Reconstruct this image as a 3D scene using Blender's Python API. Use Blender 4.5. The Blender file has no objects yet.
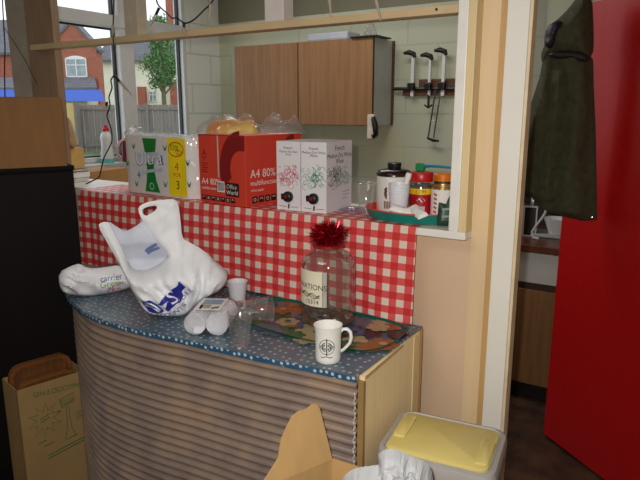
import bpy, math, random
import numpy as np
from mathutils import Vector, Matrix, noise
from mathutils.bvhtree import BVHTree
random.seed(7)
R = math.radians
PI = math.pi
SC = bpy.context.scene
COL = SC.collection

# ------------------------------------------------------------------ camera
YAW, PITCH, FPX = R(32.5), R(12.2), 600.0
CAM = Vector((0, 0, 1.6))
FW = Vector((-math.sin(YAW) * math.cos(PITCH), math.cos(YAW) * math.cos(PITCH), -math.sin(PITCH)))
RT = Vector((math.cos(YAW), math.sin(YAW), 0))
UP = RT.cross(FW)
FH = Vector((-math.sin(YAW), math.cos(YAW), 0))


def at(px, py, y):
    """point of the wall-parallel plane at depth y that the photograph shows at px, py"""
    d = FW + RT * ((px - 320) / FPX) - UP * ((py - 240) / FPX)
    return CAM + d * ((y - CAM.y) / d.y)


cd = bpy.data.cameras.new('camera')
cam = bpy.data.objects.new('camera', cd)
COL.objects.link(cam)
cd.sensor_width = 36
cd.lens = FPX / 640 * 36
cd.clip_end = 300
cam.location = CAM
cam.rotation_euler = (PI / 2 - PITCH, 0, YAW)
SC.camera = cam
SC.view_settings.view_transform = 'Standard'
SC.view_settings.look = 'None'
SC.view_settings.gamma = 1
SC.view_settings.use_curve_mapping = False
SC.view_settings.exposure = 0.0


# ------------------------------------------------------------------ materials
def lin(c):
    return tuple(((x / 255) / 12.92 if x / 255 <= 0.04045 else ((x / 255 + 0.055) / 1.055) ** 2.4) for x in c)


def nodes(name):
    m = bpy.data.materials.new(name)
    m.use_nodes = True
    nt = m.node_tree
    return m, nt, nt.nodes['Principled BSDF'], nt.nodes['Material Output']


def N(nt, typ, **kw):
    n = nt.nodes.new(typ)
    for k, v in kw.items():
        if k.startswith('i_'):
            n.inputs[k[2:].replace('_', ' ')].default_value = v
        else:
            setattr(n, k, v)
    return n


def ramp(nt, fac, stops, interp='LINEAR'):
    r = nt.nodes.new('ShaderNodeValToRGB')
    r.color_ramp.interpolation = interp
    el = r.color_ramp.elements
    while len(el) < len(stops):
        el.new(0.5)
    for e, (p, c) in zip(el, stops):
        e.position = p
        e.color = (*c, 1)
    nt.links.new(fac, r.inputs['Fac'])
    return r.outputs['Color']


def coords(nt, scale=(1, 1, 1), kind='Object', rot=(0, 0, 0)):
    tc = nt.nodes.new('ShaderNodeTexCoord')
    mp = nt.nodes.new('ShaderNodeMapping')
    mp.inputs['Scale'].default_value = scale
    mp.inputs['Rotation'].default_value = rot
    nt.links.new(tc.outputs[kind], mp.inputs['Vector'])
    return mp.outputs['Vector']


MATS = {}


def mat(name, rgb, rough=.55, metal=0, var=.10, scale=14, stretch=(1, 1, 1), bump=0, spec=.5, sheen=0, rgb2=None, detail=4):
    if name in MATS:
        return MATS[name]
    m, nt, b, out = nodes(name)
    c = lin(rgb)
    v = coords(nt, stretch)
    nz = N(nt, 'ShaderNodeTexNoise', i_Scale=scale, i_Detail=detail)
    nt.links.new(v, nz.inputs['Vector'])
    lo = lin(rgb2) if rgb2 else tuple(x * (1 - var) for x in c)
    hi = c if rgb2 else tuple(min(1, x * (1 + var)) for x in c)
    nt.links.new(ramp(nt, nz.outputs['Fac'], [(.32, lo), (.68, hi)]), b.inputs['Base Color'])
    b.inputs['Roughness'].default_value = rough
    b.inputs['Metallic'].default_value = metal
    b.inputs['Specular IOR Level'].default_value = spec
    if bump:
        bp = N(nt, 'ShaderNodeBump', i_Strength=bump, i_Distance=.004)
        nt.links.new(nz.outputs['Fac'], bp.inputs['Height'])
        nt.links.new(bp.outputs['Normal'], b.inputs['Normal'])
    MATS[name] = m
    return m


def film(name, tint=(1, 1, 1), gloss=.12, rough=.08, body=0.0, bodycol=(240, 240, 240), bump=0, bscale=30):
    """thin clear plastic or window glass: see-through, with a gloss on top"""
    m, nt, b, out = nodes(name)
    nt.nodes.remove(b)
    tr = N(nt, 'ShaderNodeBsdfTransparent')
    tr.inputs['Color'].default_value = (*tint, 1)
    gl = N(nt, 'ShaderNodeBsdfGlossy', i_Roughness=rough)
    lw = N(nt, 'ShaderNodeLayerWeight', i_Blend=.35)
    mr = N(nt, 'ShaderNodeMapRange')
    mr.inputs['To Min'].default_value = gloss * .35
    mr.inputs['To Max'].default_value = min(1, gloss * 2.2)
    nt.links.new(lw.outputs['Facing'], mr.inputs['Value'])
    last = tr.outputs[0]
    if body:
        df = N(nt, 'ShaderNodeBsdfDiffuse')
        df.inputs['Color'].default_value = (*lin(bodycol), 1)
        mx0 = N(nt, 'ShaderNodeMixShader')
        mx0.inputs[0].default_value = body
        nt.links.new(last, mx0.inputs[1])
        nt.links.new(df.outputs[0], mx0.inputs[2])
        last = mx0.outputs[0]
    mx = N(nt, 'ShaderNodeMixShader')
    nt.links.new(mr.outputs[0], mx.inputs[0])
    nt.links.new(last, mx.inputs[1])
    nt.links.new(gl.outputs[0], mx.inputs[2])
    nt.links.new(mx.outputs[0], out.inputs['Surface'])
    if bump:
        nz = N(nt, 'ShaderNodeTexNoise', i_Scale=bscale, i_Detail=3)
        nt.links.new(coords(nt), nz.inputs['Vector'])
        bp = N(nt, 'ShaderNodeBump', i_Strength=bump, i_Distance=.02)
        nt.links.new(nz.outputs['Fac'], bp.inputs['Height'])
        nt.links.new(bp.outputs['Normal'], gl.inputs['Normal'])
    return m


def wood(name, rgb, rgb2, axis='z', rough=.5, scale=1.0, bump=.05):
    m, nt, b, out = nodes(name)
    k = {'x': (1.2, 28, 28), 'y': (28, 1.2, 28), 'z': (28, 28, 1.2)}[axis]
    v = coords(nt, tuple(q * scale for q in k))
    nz = N(nt, 'ShaderNodeTexNoise', i_Scale=1.6, i_Detail=6, i_Roughness=.65)
    nt.links.new(v, nz.inputs['Vector'])
    nt.links.new(ramp(nt, nz.outputs['Fac'], [(.3, lin(rgb2)), (.7, lin(rgb))]), b.inputs['Base Color'])
    b.inputs['Roughness'].default_value = rough
    bp = N(nt, 'ShaderNodeBump', i_Strength=bump, i_Distance=.003)
    nt.links.new(nz.outputs['Fac'], bp.inputs['Height'])
    nt.links.new(bp.outputs['Normal'], b.inputs['Normal'])
    return m


def math_node(nt, op, a, bval=None):
    n = N(nt, 'ShaderNodeMath', operation=op)
    if isinstance(a, (int, float)):
        n.inputs[0].default_value = a
    else:
        nt.links.new(a, n.inputs[0])
    if bval is not None:
        if isinstance(bval, (int, float)):
            n.inputs[1].default_value = bval
        else:
            nt.links.new(bval, n.inputs[1])
    return n.outputs[0]


def gingham(name, period):
    m, nt, b, out = nodes(name)
    uv = N(nt, 'ShaderNodeUVMap')
    sp = N(nt, 'ShaderNodeSeparateXYZ')
    nt.links.new(uv.outputs[0], sp.inputs[0])
    a = math_node(nt, 'GREATER_THAN', math_node(nt, 'FRACT', math_node(nt, 'DIVIDE', sp.outputs[0], period * 1.052)), .5)
    c = math_node(nt, 'GREATER_THAN', math_node(nt, 'FRACT', math_node(nt, 'DIVIDE', sp.outputs[1], period * .969)), .5)
    s = math_node(nt, 'DIVIDE', math_node(nt, 'ADD', a, c), 2)
    nt.links.new(ramp(nt, s, [(0, lin((226, 208, 194))), (.25, lin((222, 88, 86))), (.75, lin((204, 52, 56)))], 'CONSTANT'),
                 b.inputs['Base Color'])
    b.inputs['Roughness'].default_value = .38
    return m


def dotted(name, base, base2, dot, cell, rad, rot=(0, 0, 0)):
    """star-spangled vinyl: pale dots scattered over blue"""
    m, nt, b, out = nodes(name)
    v = coords(nt, (1 / cell, 1 / cell, 1 / cell), rot=rot)
    vo = N(nt, 'ShaderNodeTexVoronoi', i_Scale=1, i_Randomness=.55)
    vo.voronoi_dimensions = '2D'
    nt.links.new(v, vo.inputs['Vector'])
    nz = N(nt, 'ShaderNodeTexNoise', i_Scale=.35, i_Detail=3)
    nt.links.new(v, nz.inputs['Vector'])
    bc = ramp(nt, nz.outputs['Fac'], [(.35, lin(base)), (.65, lin(base2))])
    dt = ramp(nt, vo.outputs['Distance'], [(rad, (1, 1, 1)), (rad * 1.5, (0, 0, 0))])
    mx = N(nt, 'ShaderNodeMix', data_type='RGBA')
    nt.links.new(dt, mx.inputs['Factor'])
    nt.links.new(bc, mx.inputs['A'])
    mx.inputs['B'].default_value = (*lin(dot), 1)
    nt.links.new(mx.outputs['Result'], b.inputs['Base Color'])
    b.inputs['Roughness'].default_value = .27
    return m


def brickish(name, c1, c2, mortar, scale, bw=.5, rh=.25, msize=.02, rough=.8, bump=.3, split=None, axes='xz', stain=None):
    m, nt, b, out = nodes(name)
    tc = N(nt, 'ShaderNodeTexCoord')
    sp = N(nt, 'ShaderNodeSeparateXYZ')
    cb = N(nt, 'ShaderNodeCombineXYZ')
    nt.links.new(tc.outputs['Object'], sp.inputs[0])
    nt.links.new(sp.outputs['XYZ'.index(axes[0].upper())], cb.inputs[0])
    nt.links.new(sp.outputs['XYZ'.index(axes[1].upper())], cb.inputs[1])
    br = N(nt, 'ShaderNodeTexBrick', i_Scale=scale, i_Mortar_Size=msize)
    br.inputs['Color1'].default_value = (*lin(c1), 1)
    br.inputs['Color2'].default_value = (*lin(c2), 1)
    br.inputs['Mortar'].default_value = (*lin(mortar), 1)
    br.inputs['Brick Width'].default_value = bw
    br.inputs['Row Height'].default_value = rh
    nt.links.new(cb.outputs[0], br.inputs['Vector'])
    col = br.outputs['Color']
    if stain:
        nz = N(nt, 'ShaderNodeTexNoise', i_Scale=1.7, i_Detail=4)
        nt.links.new(tc.outputs['Object'], nz.inputs['Vector'])
        k = ramp(nt, nz.outputs['Fac'], [(.5, (0, 0, 0)), (.72, (1, 1, 1))])
        mx = N(nt, 'ShaderNodeMix', data_type='RGBA')
        nt.links.new(k, mx.inputs['Factor'])
        nt.links.new(col, mx.inputs['A'])
        mx.inputs['B'].default_value = (*lin(stain), 1)
        col = mx.outputs['Result']
    if split:      # another colour above a height
        g = math_node(nt, 'GREATER_THAN', sp.outputs[2], split[0])
        mx = N(nt, 'ShaderNodeMix', data_type='RGBA')
        nt.links.new(g, mx.inputs['Factor'])
        nt.links.new(col, mx.inputs['A'])
        mx.inputs['B'].default_value = (*lin(split[1]), 1)
        col = mx.outputs['Result']
    nt.links.new(col, b.inputs['Base Color'])
    b.inputs['Roughness'].default_value = rough
    bp = N(nt, 'ShaderNodeBump', i_Strength=bump, i_Distance=.004)
    inv = math_node(nt, 'SUBTRACT', 1.0, br.outputs['Fac'])
    nt.links.new(inv, bp.inputs['Height'])
    nt.links.new(bp.outputs['Normal'], b.inputs['Normal'])
    return m


# ------------------------------------------------------------------ mesh builder
class MB:
    def __init__(s):
        s.v, s.f, s.mi, s.uv = [], [], [], None

    def add(s, vs, fs, m=0):
        o = len(s.v)
        s.v += [tuple(q) for q in vs]
        s.f += [tuple(i + o for i in f) for f in fs]
        s.mi += [m] * len(fs)
        return s

    def box(s, x0, x1, y0, y1, z0, z1, m=0):
        vs = [(x, y, z) for z in (z0, z1) for y in (y0, y1) for x in (x0, x1)]
        return s.add(vs, [(0, 2, 3, 1), (4, 5, 7, 6), (0, 1, 5, 4), (2, 6, 7, 3), (0, 4, 6, 2), (1, 3, 7, 5)], m)

    def obox(s, c, size, rz=0, m=0, mat3=None):
        hx, hy, hz = (q / 2 for q in size)
        M = mat3 or Matrix.Rotation(rz, 3, 'Z')
        vs = [Vector(c) + M @ Vector((x, y, z)) for z in (-hz, hz) for y in (-hy, hy) for x in (-hx, hx)]
        return s.add(vs, [(0, 2, 3, 1), (4, 5, 7, 6), (0, 1, 5, 4), (2, 6, 7, 3), (0, 4, 6, 2), (1, 3, 7, 5)], m)

    def prism(s, poly, z0, z1, m=0, ms=None):
        n = len(poly)
        vs = [(x, y, z0) for x, y in poly] + [(x, y, z1) for x, y in poly]
        s.add(vs, [tuple(range(n - 1, -1, -1)), tuple(range(n, 2 * n))], m)
        o = len(s.v) - 2 * n
        for i in range(n):
            j = (i + 1) % n
            s.f.append((o + i, o + j, o + n + j, o + n + i))
            s.mi.append(m if ms is None else ms)
        return s

    def slab(s, poly, org, ax, ay, depth, m=0):
        """a flat outline in the plane ax, ay, given thickness along its normal"""
        org, ax, ay = Vector(org), Vector(ax), Vector(ay)
        nn = ax.cross(ay).normalized() * depth
        n = len(poly)
        vs = [org + ax * x + ay * y for x, y in poly]
        vs += [q + nn for q in vs]
        fs = [tuple(range(n - 1, -1, -1)), tuple(range(n, 2 * n))] + [(i, (i + 1) % n, n + (i + 1) % n, n + i) for i in range(n)]
        return s.add(vs, fs, m)

    def lathe(s, prof, c=(0, 0, 0), seg=28, m=0, sx=1, sy=1):
        n = len(prof)
        vs, fs = [], []
        for k in range(seg):
            a = 2 * PI * k / seg
            for r, z in prof:
                vs.append((c[0] + r * sx * math.cos(a), c[1] + r * sy * math.sin(a), c[2] + z))
        for k in range(seg):
            k2 = (k + 1) % seg
            for i in range(n - 1):
                fs.append((k * n + i, k2 * n + i, k2 * n + i + 1, k * n + i + 1))
        if prof[0][0] > 1e-6:
            fs.append(tuple(k * n for k in range(seg - 1, -1, -1)))
        if prof[-1][0] > 1e-6:
            fs.append(tuple(k * n + n - 1 for k in range(seg)))
        return s.add(vs, fs, m)

    def shell(s, prof, c=(0, 0, 0), seg=28, m=0):
        """lathe without end caps"""
        n = len(prof)
        vs = [(c[0] + r * math.cos(2 * PI * k / seg), c[1] + r * math.sin(2 * PI * k / seg), c[2] + z)
              for k in range(seg) for r, z in prof]
        fs = [(k * n + i, (k + 1) % seg * n + i, (k + 1) % seg * n + i + 1, k * n + i + 1)
              for k in range(seg) for i in range(n - 1)]
        return s.add(vs, fs, m)

    def tube(s, pts, r, seg=7, m=0, flat=1.0):
        pts = [Vector(p) for p in pts]
        rs = r if isinstance(r, (list, tuple)) else [r] * len(pts)
        vs, fs = [], []
        prev = None
        for i, p in enumerate(pts):
            d = (pts[min(i + 1, len(pts) - 1)] - pts[max(i - 1, 0)]).normalized()
            if prev is None:
                a = d.orthogonal().normalized()
            else:
                a = (prev - d * prev.dot(d)).normalized()
            prev = a
            b = d.cross(a)
            for k in range(seg):
                t = 2 * PI * k / seg
                vs.append(p + a * (rs[i] * math.cos(t)) + b * (rs[i] * flat * math.sin(t)))
        for i in range(len(pts) - 1):
            for k in range(seg):
                k2 = (k + 1) % seg
                fs.append((i * seg + k, i * seg + k2, (i + 1) * seg + k2, (i + 1) * seg + k))
        fs.append(tuple(range(seg - 1, -1, -1)))
        fs.append(tuple((len(pts) - 1) * seg + k for k in range(seg)))
        return s.add(vs, fs, m)

    def text(s, txt, size, fn, m=0, align='LEFT', shear=0, stretch=1):
        vs, fs = text_geo(txt, align)
        return s.add([fn((x + shear * y) * size * stretch, y * size) for x, y in vs], fs, m)

    def build(s, name, mats, parent=None, smooth=False, bevel=0, loc=None):
        me = bpy.data.meshes.new(name)
        me.from_pydata([tuple(q) for q in s.v], [], s.f)
        for mm in (mats if isinstance(mats, (list, tuple)) else [mats]):
            me.materials.append(mm)
        me.polygons.foreach_set('material_index', s.mi)
        if s.uv:
            ul = me.uv_layers.new(name='UVMap')
            for l in me.loops:
                ul.data[l.index].uv = s.uv[l.vertex_index]
        if smooth:
            me.polygons.foreach_set('use_smooth', [True] * len(me.polygons))
            me.set_sharp_from_angle(angle=R(42))
        me.update()
        o = bpy.data.objects.new(name, me)
        COL.objects.link(o)
        if parent:
            o.parent = parent
        if loc:
            o.location = loc
        if bevel:
            bv = o.modifiers.new('edge', 'BEVEL')
            bv.width = bevel
            bv.segments = 2
            bv.limit_method = 'ANGLE'
        return o


_tc = {}


def text_geo(txt, align):
    if (txt, align) in _tc:
        return _tc[(txt, align)]
    cu = bpy.data.curves.new('writing', 'FONT')
    cu.body = txt
    cu.align_x = align
    cu.size = 1
    cu.resolution_u = 3
    ob = bpy.data.objects.new('writing', cu)
    COL.objects.link(ob)
    bpy.context.view_layer.update()
    me = bpy.data.meshes.new_from_object(ob.evaluated_get(bpy.context.evaluated_depsgraph_get()))
    r = ([(q.co.x, q.co.y) for q in me.vertices], [tuple(p.vertices) for p in me.polygons])
    bpy.data.objects.remove(ob)
    bpy.data.curves.remove(cu)
    bpy.data.meshes.remove(me)
    _tc[(txt, align)] = r
    return r


def plane_fn(org, ax, ay, off=.0006):
    org, ax, ay = Vector(org), Vector(ax).normalized(), Vector(ay).normalized()
    n = ax.cross(ay) * off
    return lambda x, y: org + ax * x + ay * y + n


def arc_ribbon(mb, fn, cx, cy, r, a0, a1, w, m=0, seg=14, ry=None):
    vs, fs = [], []
    ry = ry or r
    for i in range(seg + 1):
        a = a0 + (a1 - a0) * i / seg
        for k in (-.5, .5):
            vs.append(fn(cx + (r + k * w) * math.cos(a), cy + (ry + k * w) * math.sin(a)))
    for i in range(seg):
        fs.append((2 * i, 2 * i + 1, 2 * i + 3, 2 * i + 2))
    mb.add(vs, fs, m)


def line_ribbon(mb, fn, pts, w, m=0):
    vs, fs = [], []
    for i, p in enumerate(pts):
        a, b = pts[max(i - 1, 0)], pts[min(i + 1, len(pts) - 1)]
        dx, dy = b[0] - a[0], b[1] - a[1]
        l = math.hypot(dx, dy) or 1
        nx, ny = -dy / l * w / 2, dx / l * w / 2
        vs += [fn(p[0] + nx, p[1] + ny), fn(p[0] - nx, p[1] - ny)]
    for i in range(len(pts) - 1):
        fs.append((2 * i, 2 * i + 1, 2 * i + 3, 2 * i + 2))
    mb.add(vs, fs, m)


def rect_decal(mb, fn, x0, x1, y0, y1, m=0, nx=1):
    vs, fs = [], []
    for i in range(nx + 1):
        x = x0 + (x1 - x0) * i / nx
        vs += [fn(x, y0), fn(x, y1)]
    for i in range(nx):
        fs.append((2 * i, 2 * i + 2, 2 * i + 3, 2 * i + 1))
    mb.add(vs, fs, m)


def poly_decal(mb, fn, pts, m=0):
    mb.add([fn(*p) for p in pts], [tuple(range(len(pts)))], m)


# ---- soft outlines that get their own thickness
def _dist(P, loops):
    best = np.full(len(P), 1e9)
    near = np.zeros_like(P)
    for L in loops:
        L = np.array(L, float)
        for a, b in zip(L, np.roll(L, -1, 0)):
            d = b - a
            t = np.clip(((P - a) @ d) / max(d @ d, 1e-12), 0, 1)
            q = a + t[:, None] * d
            dd = np.hypot(*(P - q).T)
            k = dd < best
            best[k] = dd[k]
            near[k] = q[k]
    return best, near


def _inside(P, loops):
    c = np.zeros(len(P), bool)
    for L in loops:
        L = np.array(L, float)
        for a, b in zip(L, np.roll(L, -1, 0)):
            k = (a[1] > P[:, 1]) != (b[1] > P[:, 1])
            if k.any():
                xs = a[0] + (P[:, 1] - a[1]) / ((b[1] - a[1]) or 1e-12) * (b[0] - a[0])
                c ^= k & (P[:, 0] < xs)
    return c


def smooth_loop(L, it=2):
    for _ in range(it):
        L = [q for a, b in zip(L, L[1:] + L[:1]) for q in
             ((a[0] * .75 + b[0] * .25, a[1] * .75 + b[1] * .25), (a[0] * .25 + b[0] * .75, a[1] * .25 + b[1] * .75))]
    return L


def puff(mb, loops, step, front, back, xf, m=0, closed=True):
    A = np.vstack([np.array(L) for L in loops])
    x0, y0 = A.min(0) - step
    nx, ny = (int(q) + 2 for q in (A.max(0) + step - (x0, y0)) / step)
    gx, gy = np.meshgrid(np.arange(nx), np.arange(ny), indexing='ij')
    cen = np.stack([(gx.ravel() + .5) * step + x0, (gy.ravel() + .5) * step + y0], 1)
    ins = _inside(cen, loops).reshape(nx, ny)
    quads, used = [], {}
    for i in range(nx):
        for j in range(ny):
            if ins[i, j]:
                q = [(i, j), (i + 1, j), (i + 1, j + 1), (i, j + 1)]
                for k in q:
                    used.setdefault(k, len(used))
                quads.append(tuple(used[k] for k in q))
    ec = {}
    for q in quads:
        for a, b in zip(q, q[1:] + q[:1]):
            e = (min(a, b), max(a, b))
            ec[e] = ec.get(e, 0) + 1
    bd = set(x for e, c in ec.items() if c == 1 for x in e)
    P = np.array([(k[0] * step + x0, k[1] * step + y0) for k in used])
    d, near = _dist(P, loops)
    for b in bd:
        P[b] = near[b]
        d[b] = 0
    fr = [xf(P[i][0], P[i][1], 0 if (i in bd and closed) else front(P[i][0], P[i][1], d[i])) for i in range(len(P))]
    mb.add(fr, quads, m)
    if closed:
        o = len(mb.v)
        idx = {}
        for i in range(len(P)):
            if i in bd:
                idx[i] = o - len(P) + i
            else:
                idx[i] = len(mb.v)
                mb.v.append(tuple(xf(P[i][0], P[i][1], -back(P[i][0], P[i][1], d[i]))))
        for q in quads:
            mb.f.append(tuple(idx[k] for k in reversed(q)))
            mb.mi.append(m)
    return mb


def nz(*p):
    return noise.noise(Vector(p))


# ------------------------------------------------------------------ object tagging
def thing(name, label, cat, loc=(0, 0, 0), rz=0, group=None):
    o = bpy.data.objects.new(name, None)
    o.empty_display_size = .05
    COL.objects.link(o)
    o.location = loc
    o.rotation_euler = (0, 0, rz)
    o['label'] = label
    o['category'] = cat
    if group:
        o['group'] = group
    return o


def tag(o, label, cat, group=None):
    o['label'] = label
    o['category'] = cat
    if group:
        o['group'] = group
    return o


def struct(o):
    o['kind'] = 'structure'
    return o


def copy_tree(o, parent=None):
    c = o.copy()
    COL.objects.link(c)
    if parent:
        c.parent = parent
    for ch in list(o.children):
        copy_tree(ch, c)
    return c


# materials in use
M_white = mat('white gloss paint', (236, 232, 226), .35, var=.04)
M_cream = mat('cream painted board', (226, 200, 150), .45, var=.05, scale=5, stretch=(6, 6, .6))
M_beige = mat('beige wall paint', (217, 186, 156), .6, var=.05, scale=3)
M_tan = mat('tan timber strip', (196, 156, 100), .5, var=.08, scale=6, stretch=(8, 8, .5))
M_black = mat('black plastic', (22, 21, 22), .4, var=.1)
M_steel = mat('bright metal', (190, 190, 190), .25, 1, var=.05)
M_card = mat('brown cardboard', (176, 132, 80), .8, var=.07, scale=8, stretch=(4, 4, .7))
M_cardlight = mat('pale cardboard', (206, 168, 108), .8, var=.06, scale=8, stretch=(4, 4, .7))
M_ink = mat('black ink', (24, 22, 24), .5, var=.05)
M_paper = mat('white paper', (235, 232, 226), .6, var=.03)
M_clear = film('clear plastic', (.975, .98, .98), .24, .09, body=.06)
M_crinkle = film('crinkled clear film', (.95, .95, .95), .24, .16, body=.07, bump=.8, bscale=40)
M_bag = mat('white carrier plastic', (236, 237, 242), .55, var=.03, scale=20, spec=.3)
M_blue = mat('blue ink', (36, 44, 150), .4, var=.05)

# ------------------------------------------------------------------ the room
BX, BY = -3.42, 3.85            # window wall, kitchen back wall
RX = .36
struct(MB().box(BX - .1, RX + .1, -1.6, BY + .1, -.1, 0).build('floor', mat('worn brown vinyl', (84, 58, 40), .5, var=.3, scale=9, rgb2=(44, 30, 22))))
struct(MB().box(BX - .1, RX + .1, -1.6, BY + .1, 2.7, 2.8).build('ceiling', mat('ceiling paint', (196, 192, 180), .8)))
M_back = brickish('painted block wall', (196, 200, 178), (188, 193, 172), (178, 183, 162), 1, .44, .225, .006, .55, .35,
                  split=(2.275, (126, 122, 100)), stain=(200, 197, 158))
struct(MB().box(BX - .1, RX + .1, BY, BY + .1, 0, 2.7).build('wall_back', M_back))
M_wall2 = brickish('painted kitchen wall', (228, 229, 222), (222, 224, 216), (200, 202, 194), 1, .44, .225, .007, .5, .4, axes='yz')
struct(MB().box(RX, RX + .1, -1.6, BY, 0, 2.7).build('wall_right', mat('kitchen right paint', (190, 190, 170), .7)))
struct(MB().box(BX - .1, RX + .1, -1.6, -1.5, 0, 2.7).build('wall_front', mat('front wall paint', (196, 186, 166), .7)))
WZ0, WZ1 = 1.262, 2.62
WIN = [(2.35, 3.47), (1.86, 2.22)]
mb = MB()
mb.box(BX - .1, BX, -1.5, BY, 0, WZ0)
mb.box(BX - .1, BX, -1.5, BY, WZ1, 2.7)
mb.box(BX - .1, BX, -1.5, WIN[1][0], WZ0, WZ1)
mb.box(BX - .1, BX, WIN[1][1], WIN[0][0], WZ0, WZ1)
mb.box(BX - .1, BX, WIN[0][1], BY, WZ0, WZ1)
struct(mb.build('wall_left', M_wall2))

M_upvc = mat('white window plastic', (205, 206, 204), .35, var=.04)
M_seal = mat('black window gasket', (26, 27, 30), .5)
M_pane = film('window glass', (.97, .98, .98), .05, .02)


def window(n, y0, y1, mull, ztr):
    fx0, fx1 = BX - .08, BX + .005
    fr = MB()
    t = .035
    fr.box(fx0, fx1, y0, y0 + t, WZ0, WZ1).box(fx0, fx1, y1 - t, y1, WZ0, WZ1)
    fr.box(fx0, fx1, y0, y1, WZ0, WZ0 + .03).box(fx0, fx1, y0, y1, WZ1 - t, WZ1)
    w = struct(fr.build(f'window_{n}', M_upvc, bevel=.004))
    MB().box(fx0, fx1 + .02, y0, y1, ztr[0], ztr[1]).build('transom', M_upvc, w, bevel=.006)
    if mull:
        MB().box(fx0, fx1 + .012, mull[0], mull[1], WZ0, WZ1).build('mullion', M_upvc, w, bevel=.005)
    ed = [y0 + t, y1 - t] if not mull else [y0 + t, mull[0], mull[1], y1 - t]
    for k in range(0, len(ed), 2):
        a, b = ed[k], ed[k + 1]
        for z0, z1 in ((WZ0 + .03, ztr[0]), (ztr[1], WZ1 - t)):
            g = MB()
            for q in ((a, a + .012, z0, z1), (b - .012, b, z0, z1), (a, b, z0, z0 + .010), (a, b, z1 - .010, z1)):
                g.box(BX - .055, BX - .028, *q)
            g.build('gasket', M_seal, w)
            MB().box(BX - .044, BX - .038, a + .004, b - .004, z0 + .004, z1 - .004).build('glass', M_pane, w)
    return w


window(1, WIN[0][0], WIN[0][1], (2.835, 2.955), (2.135, 2.215))
window(2, WIN[1][0], WIN[1][1], None, (2.26, 2.34))
struct(MB().box(BX + .001, BX + .16, 2.36, 3.5, 1.228, 1.258).build('trim_1', mat('grey window board', (170, 172, 170), .35), bevel=.004))

# partition with the serving hatch
WY = 1.71
mb = MB()
mb.box(BX, -.556, WY, WY + .1, 0, 1.232)
mb.box(-.556, -.474, WY, WY + .1, 0, 2.7)
mb.box(-.474, RX, WY, WY + .1, 2.15, 2.7)
struct(mb.build('wall_hatch', M_beige))
struct(MB().box(-2.335, -.556, 1.65, 1.97, 1.232, 1.255).box(-2.80, -2.335, 1.712, 1.97, 1.232, 1.255).build('trim_2', M_white, bevel=.003))          # hatch sill
fr = MB()
fr.box(-.608, -.578, 1.65, 1.80, 1.255, 2.7)
struct(fr.build('trim_3', M_white, bevel=.003))                                                       # hatch frame, white edge
struct(MB().box(-.578, -.5561, 1.652, 1.80, 1.235, 2.7).build('trim_4', M_cream, bevel=.002))          # its cream flank
struct(MB().box(-2.565, -.608, 1.645, 1.70, 1.858, 1.881).build('trim_5', mat('cream rail', (206, 180, 140), .45, var=.08, scale=6), bevel=.002))
M_post = mat('brown stained post', (150, 122, 96), .5, var=.12, scale=8, stretch=(6, 6, .6))
struct(MB().box(-2.665, -2.47, 1.70, 1.735, 1.255, 2.7).build('trim_6', M_post))
o = struct(MB().box(-.075, .075, -.03, .03, 0, 1.45).build('trim_7', mat('pale stud', (178, 166, 152), .6)))
o.location = (-2.742, 1.735, 1.2555)
o.rotation_euler = (0, R(-.3), 0)
M_bar = mat('white glazing bar', (214, 206, 200), .45, var=.06)
struct(MB().box(-1.262, -1.186, 1.645, 1.70, 1.881, 2.7).build('trim_8', M_bar, bevel=.002))
struct(MB().box(-1.945, -1.872, 1.65, 1.70, 1.881, 2.7).build('trim_9', mat('pale wood bar', (190, 178, 158), .5), bevel=.002))
M_hole = mat('knot hole', (60, 40, 26), .7)
struct(MB().lathe([(.004, 0), (.004, .001)], seg=10).build('trim_10', M_hole)).matrix_world = Matrix.Translation((-.668, 1.6445, 1.871)) @ Matrix.Rotation(R(90), 4, 'X')
struct(MB().box(-.5558, -.505, WY - .006, WY, 0, 2.7).build('trim_16', mat('cream timber panel', (226, 198, 158), .5, var=.05, scale=4, stretch=(6, 6, .5))))
struct(MB().box(-.505, -.487, WY - .012, WY, 0, 2.7).build('trim_11', M_tan))
struct(MB().box(-.487, -.428, WY - .02, WY + .035, 0, 2.7).build('trim_12', mat('white door lining', (234, 230, 222), .4, var=.03, scale=4), bevel=.003))
struct(MB().box(-.4278, -.420, WY - .014, WY + .03, 0, 2.7).build('trim_13', mat('cream door stop', (220, 200, 165), .45)))

# the red door, ajar into the kitchen
DA, DB = Vector((-.527, 2.912, 0)), Vector((.17, 2.339, 0))
dl = (DB - DA).length
M_red = mat('red gloss door paint', (182, 12, 16), .34, var=.06, scale=30, bump=.02)
d1 = struct(MB().box(0, dl, 0, .04, .015, 2.045).build('door_1', M_red, bevel=.003))
d1.location = DA
d1.rotation_euler = (0, 0, math.atan2(DB.y - DA.y, DB.x - DA.x))
struct(MB().box(.172, .30, 2.26, 2.36, 0, 2.12).box(.172, .36, 2.27, 2.35, 0, 2.12).build('trim_14', M_white))

# ------------------------------------------------------------------ counter
CT = .95
edge = [(-.674, 1.224), (-.82, 1.212), (-.98, 1.193), (-1.198, 1.176), (-1.34, 1.160), (-1.477, 1.154), (-1.59, 1.160), (-1.69, 1.182),
        (-1.80, 1.226), (-1.90, 1.280), (-1.985, 1.345), (-2.045, 1.412), (-2.075, 1.50), (-2.08, 1.64)]


def spline(pts, n):
    P = [Vector((*p, 0)) for p in pts]
    P = [P[0] * 2 - P[1]] + P + [P[-1] * 2 - P[-2]]
    out = []
    for i in range(1, len(P) - 2):
        for k in range(n):
            t = k / n
            a, b, c, d = P[i - 1:i + 3]
            q = .5 * ((2 * b) + (c - a) * t + (2 * a - 5 * b + 4 * c - d) * t * t + (3 * b - a - 3 * c + d) * t ** 3)
            out.append((q.x, q.y))
    return out + [pts[-1]]


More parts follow.
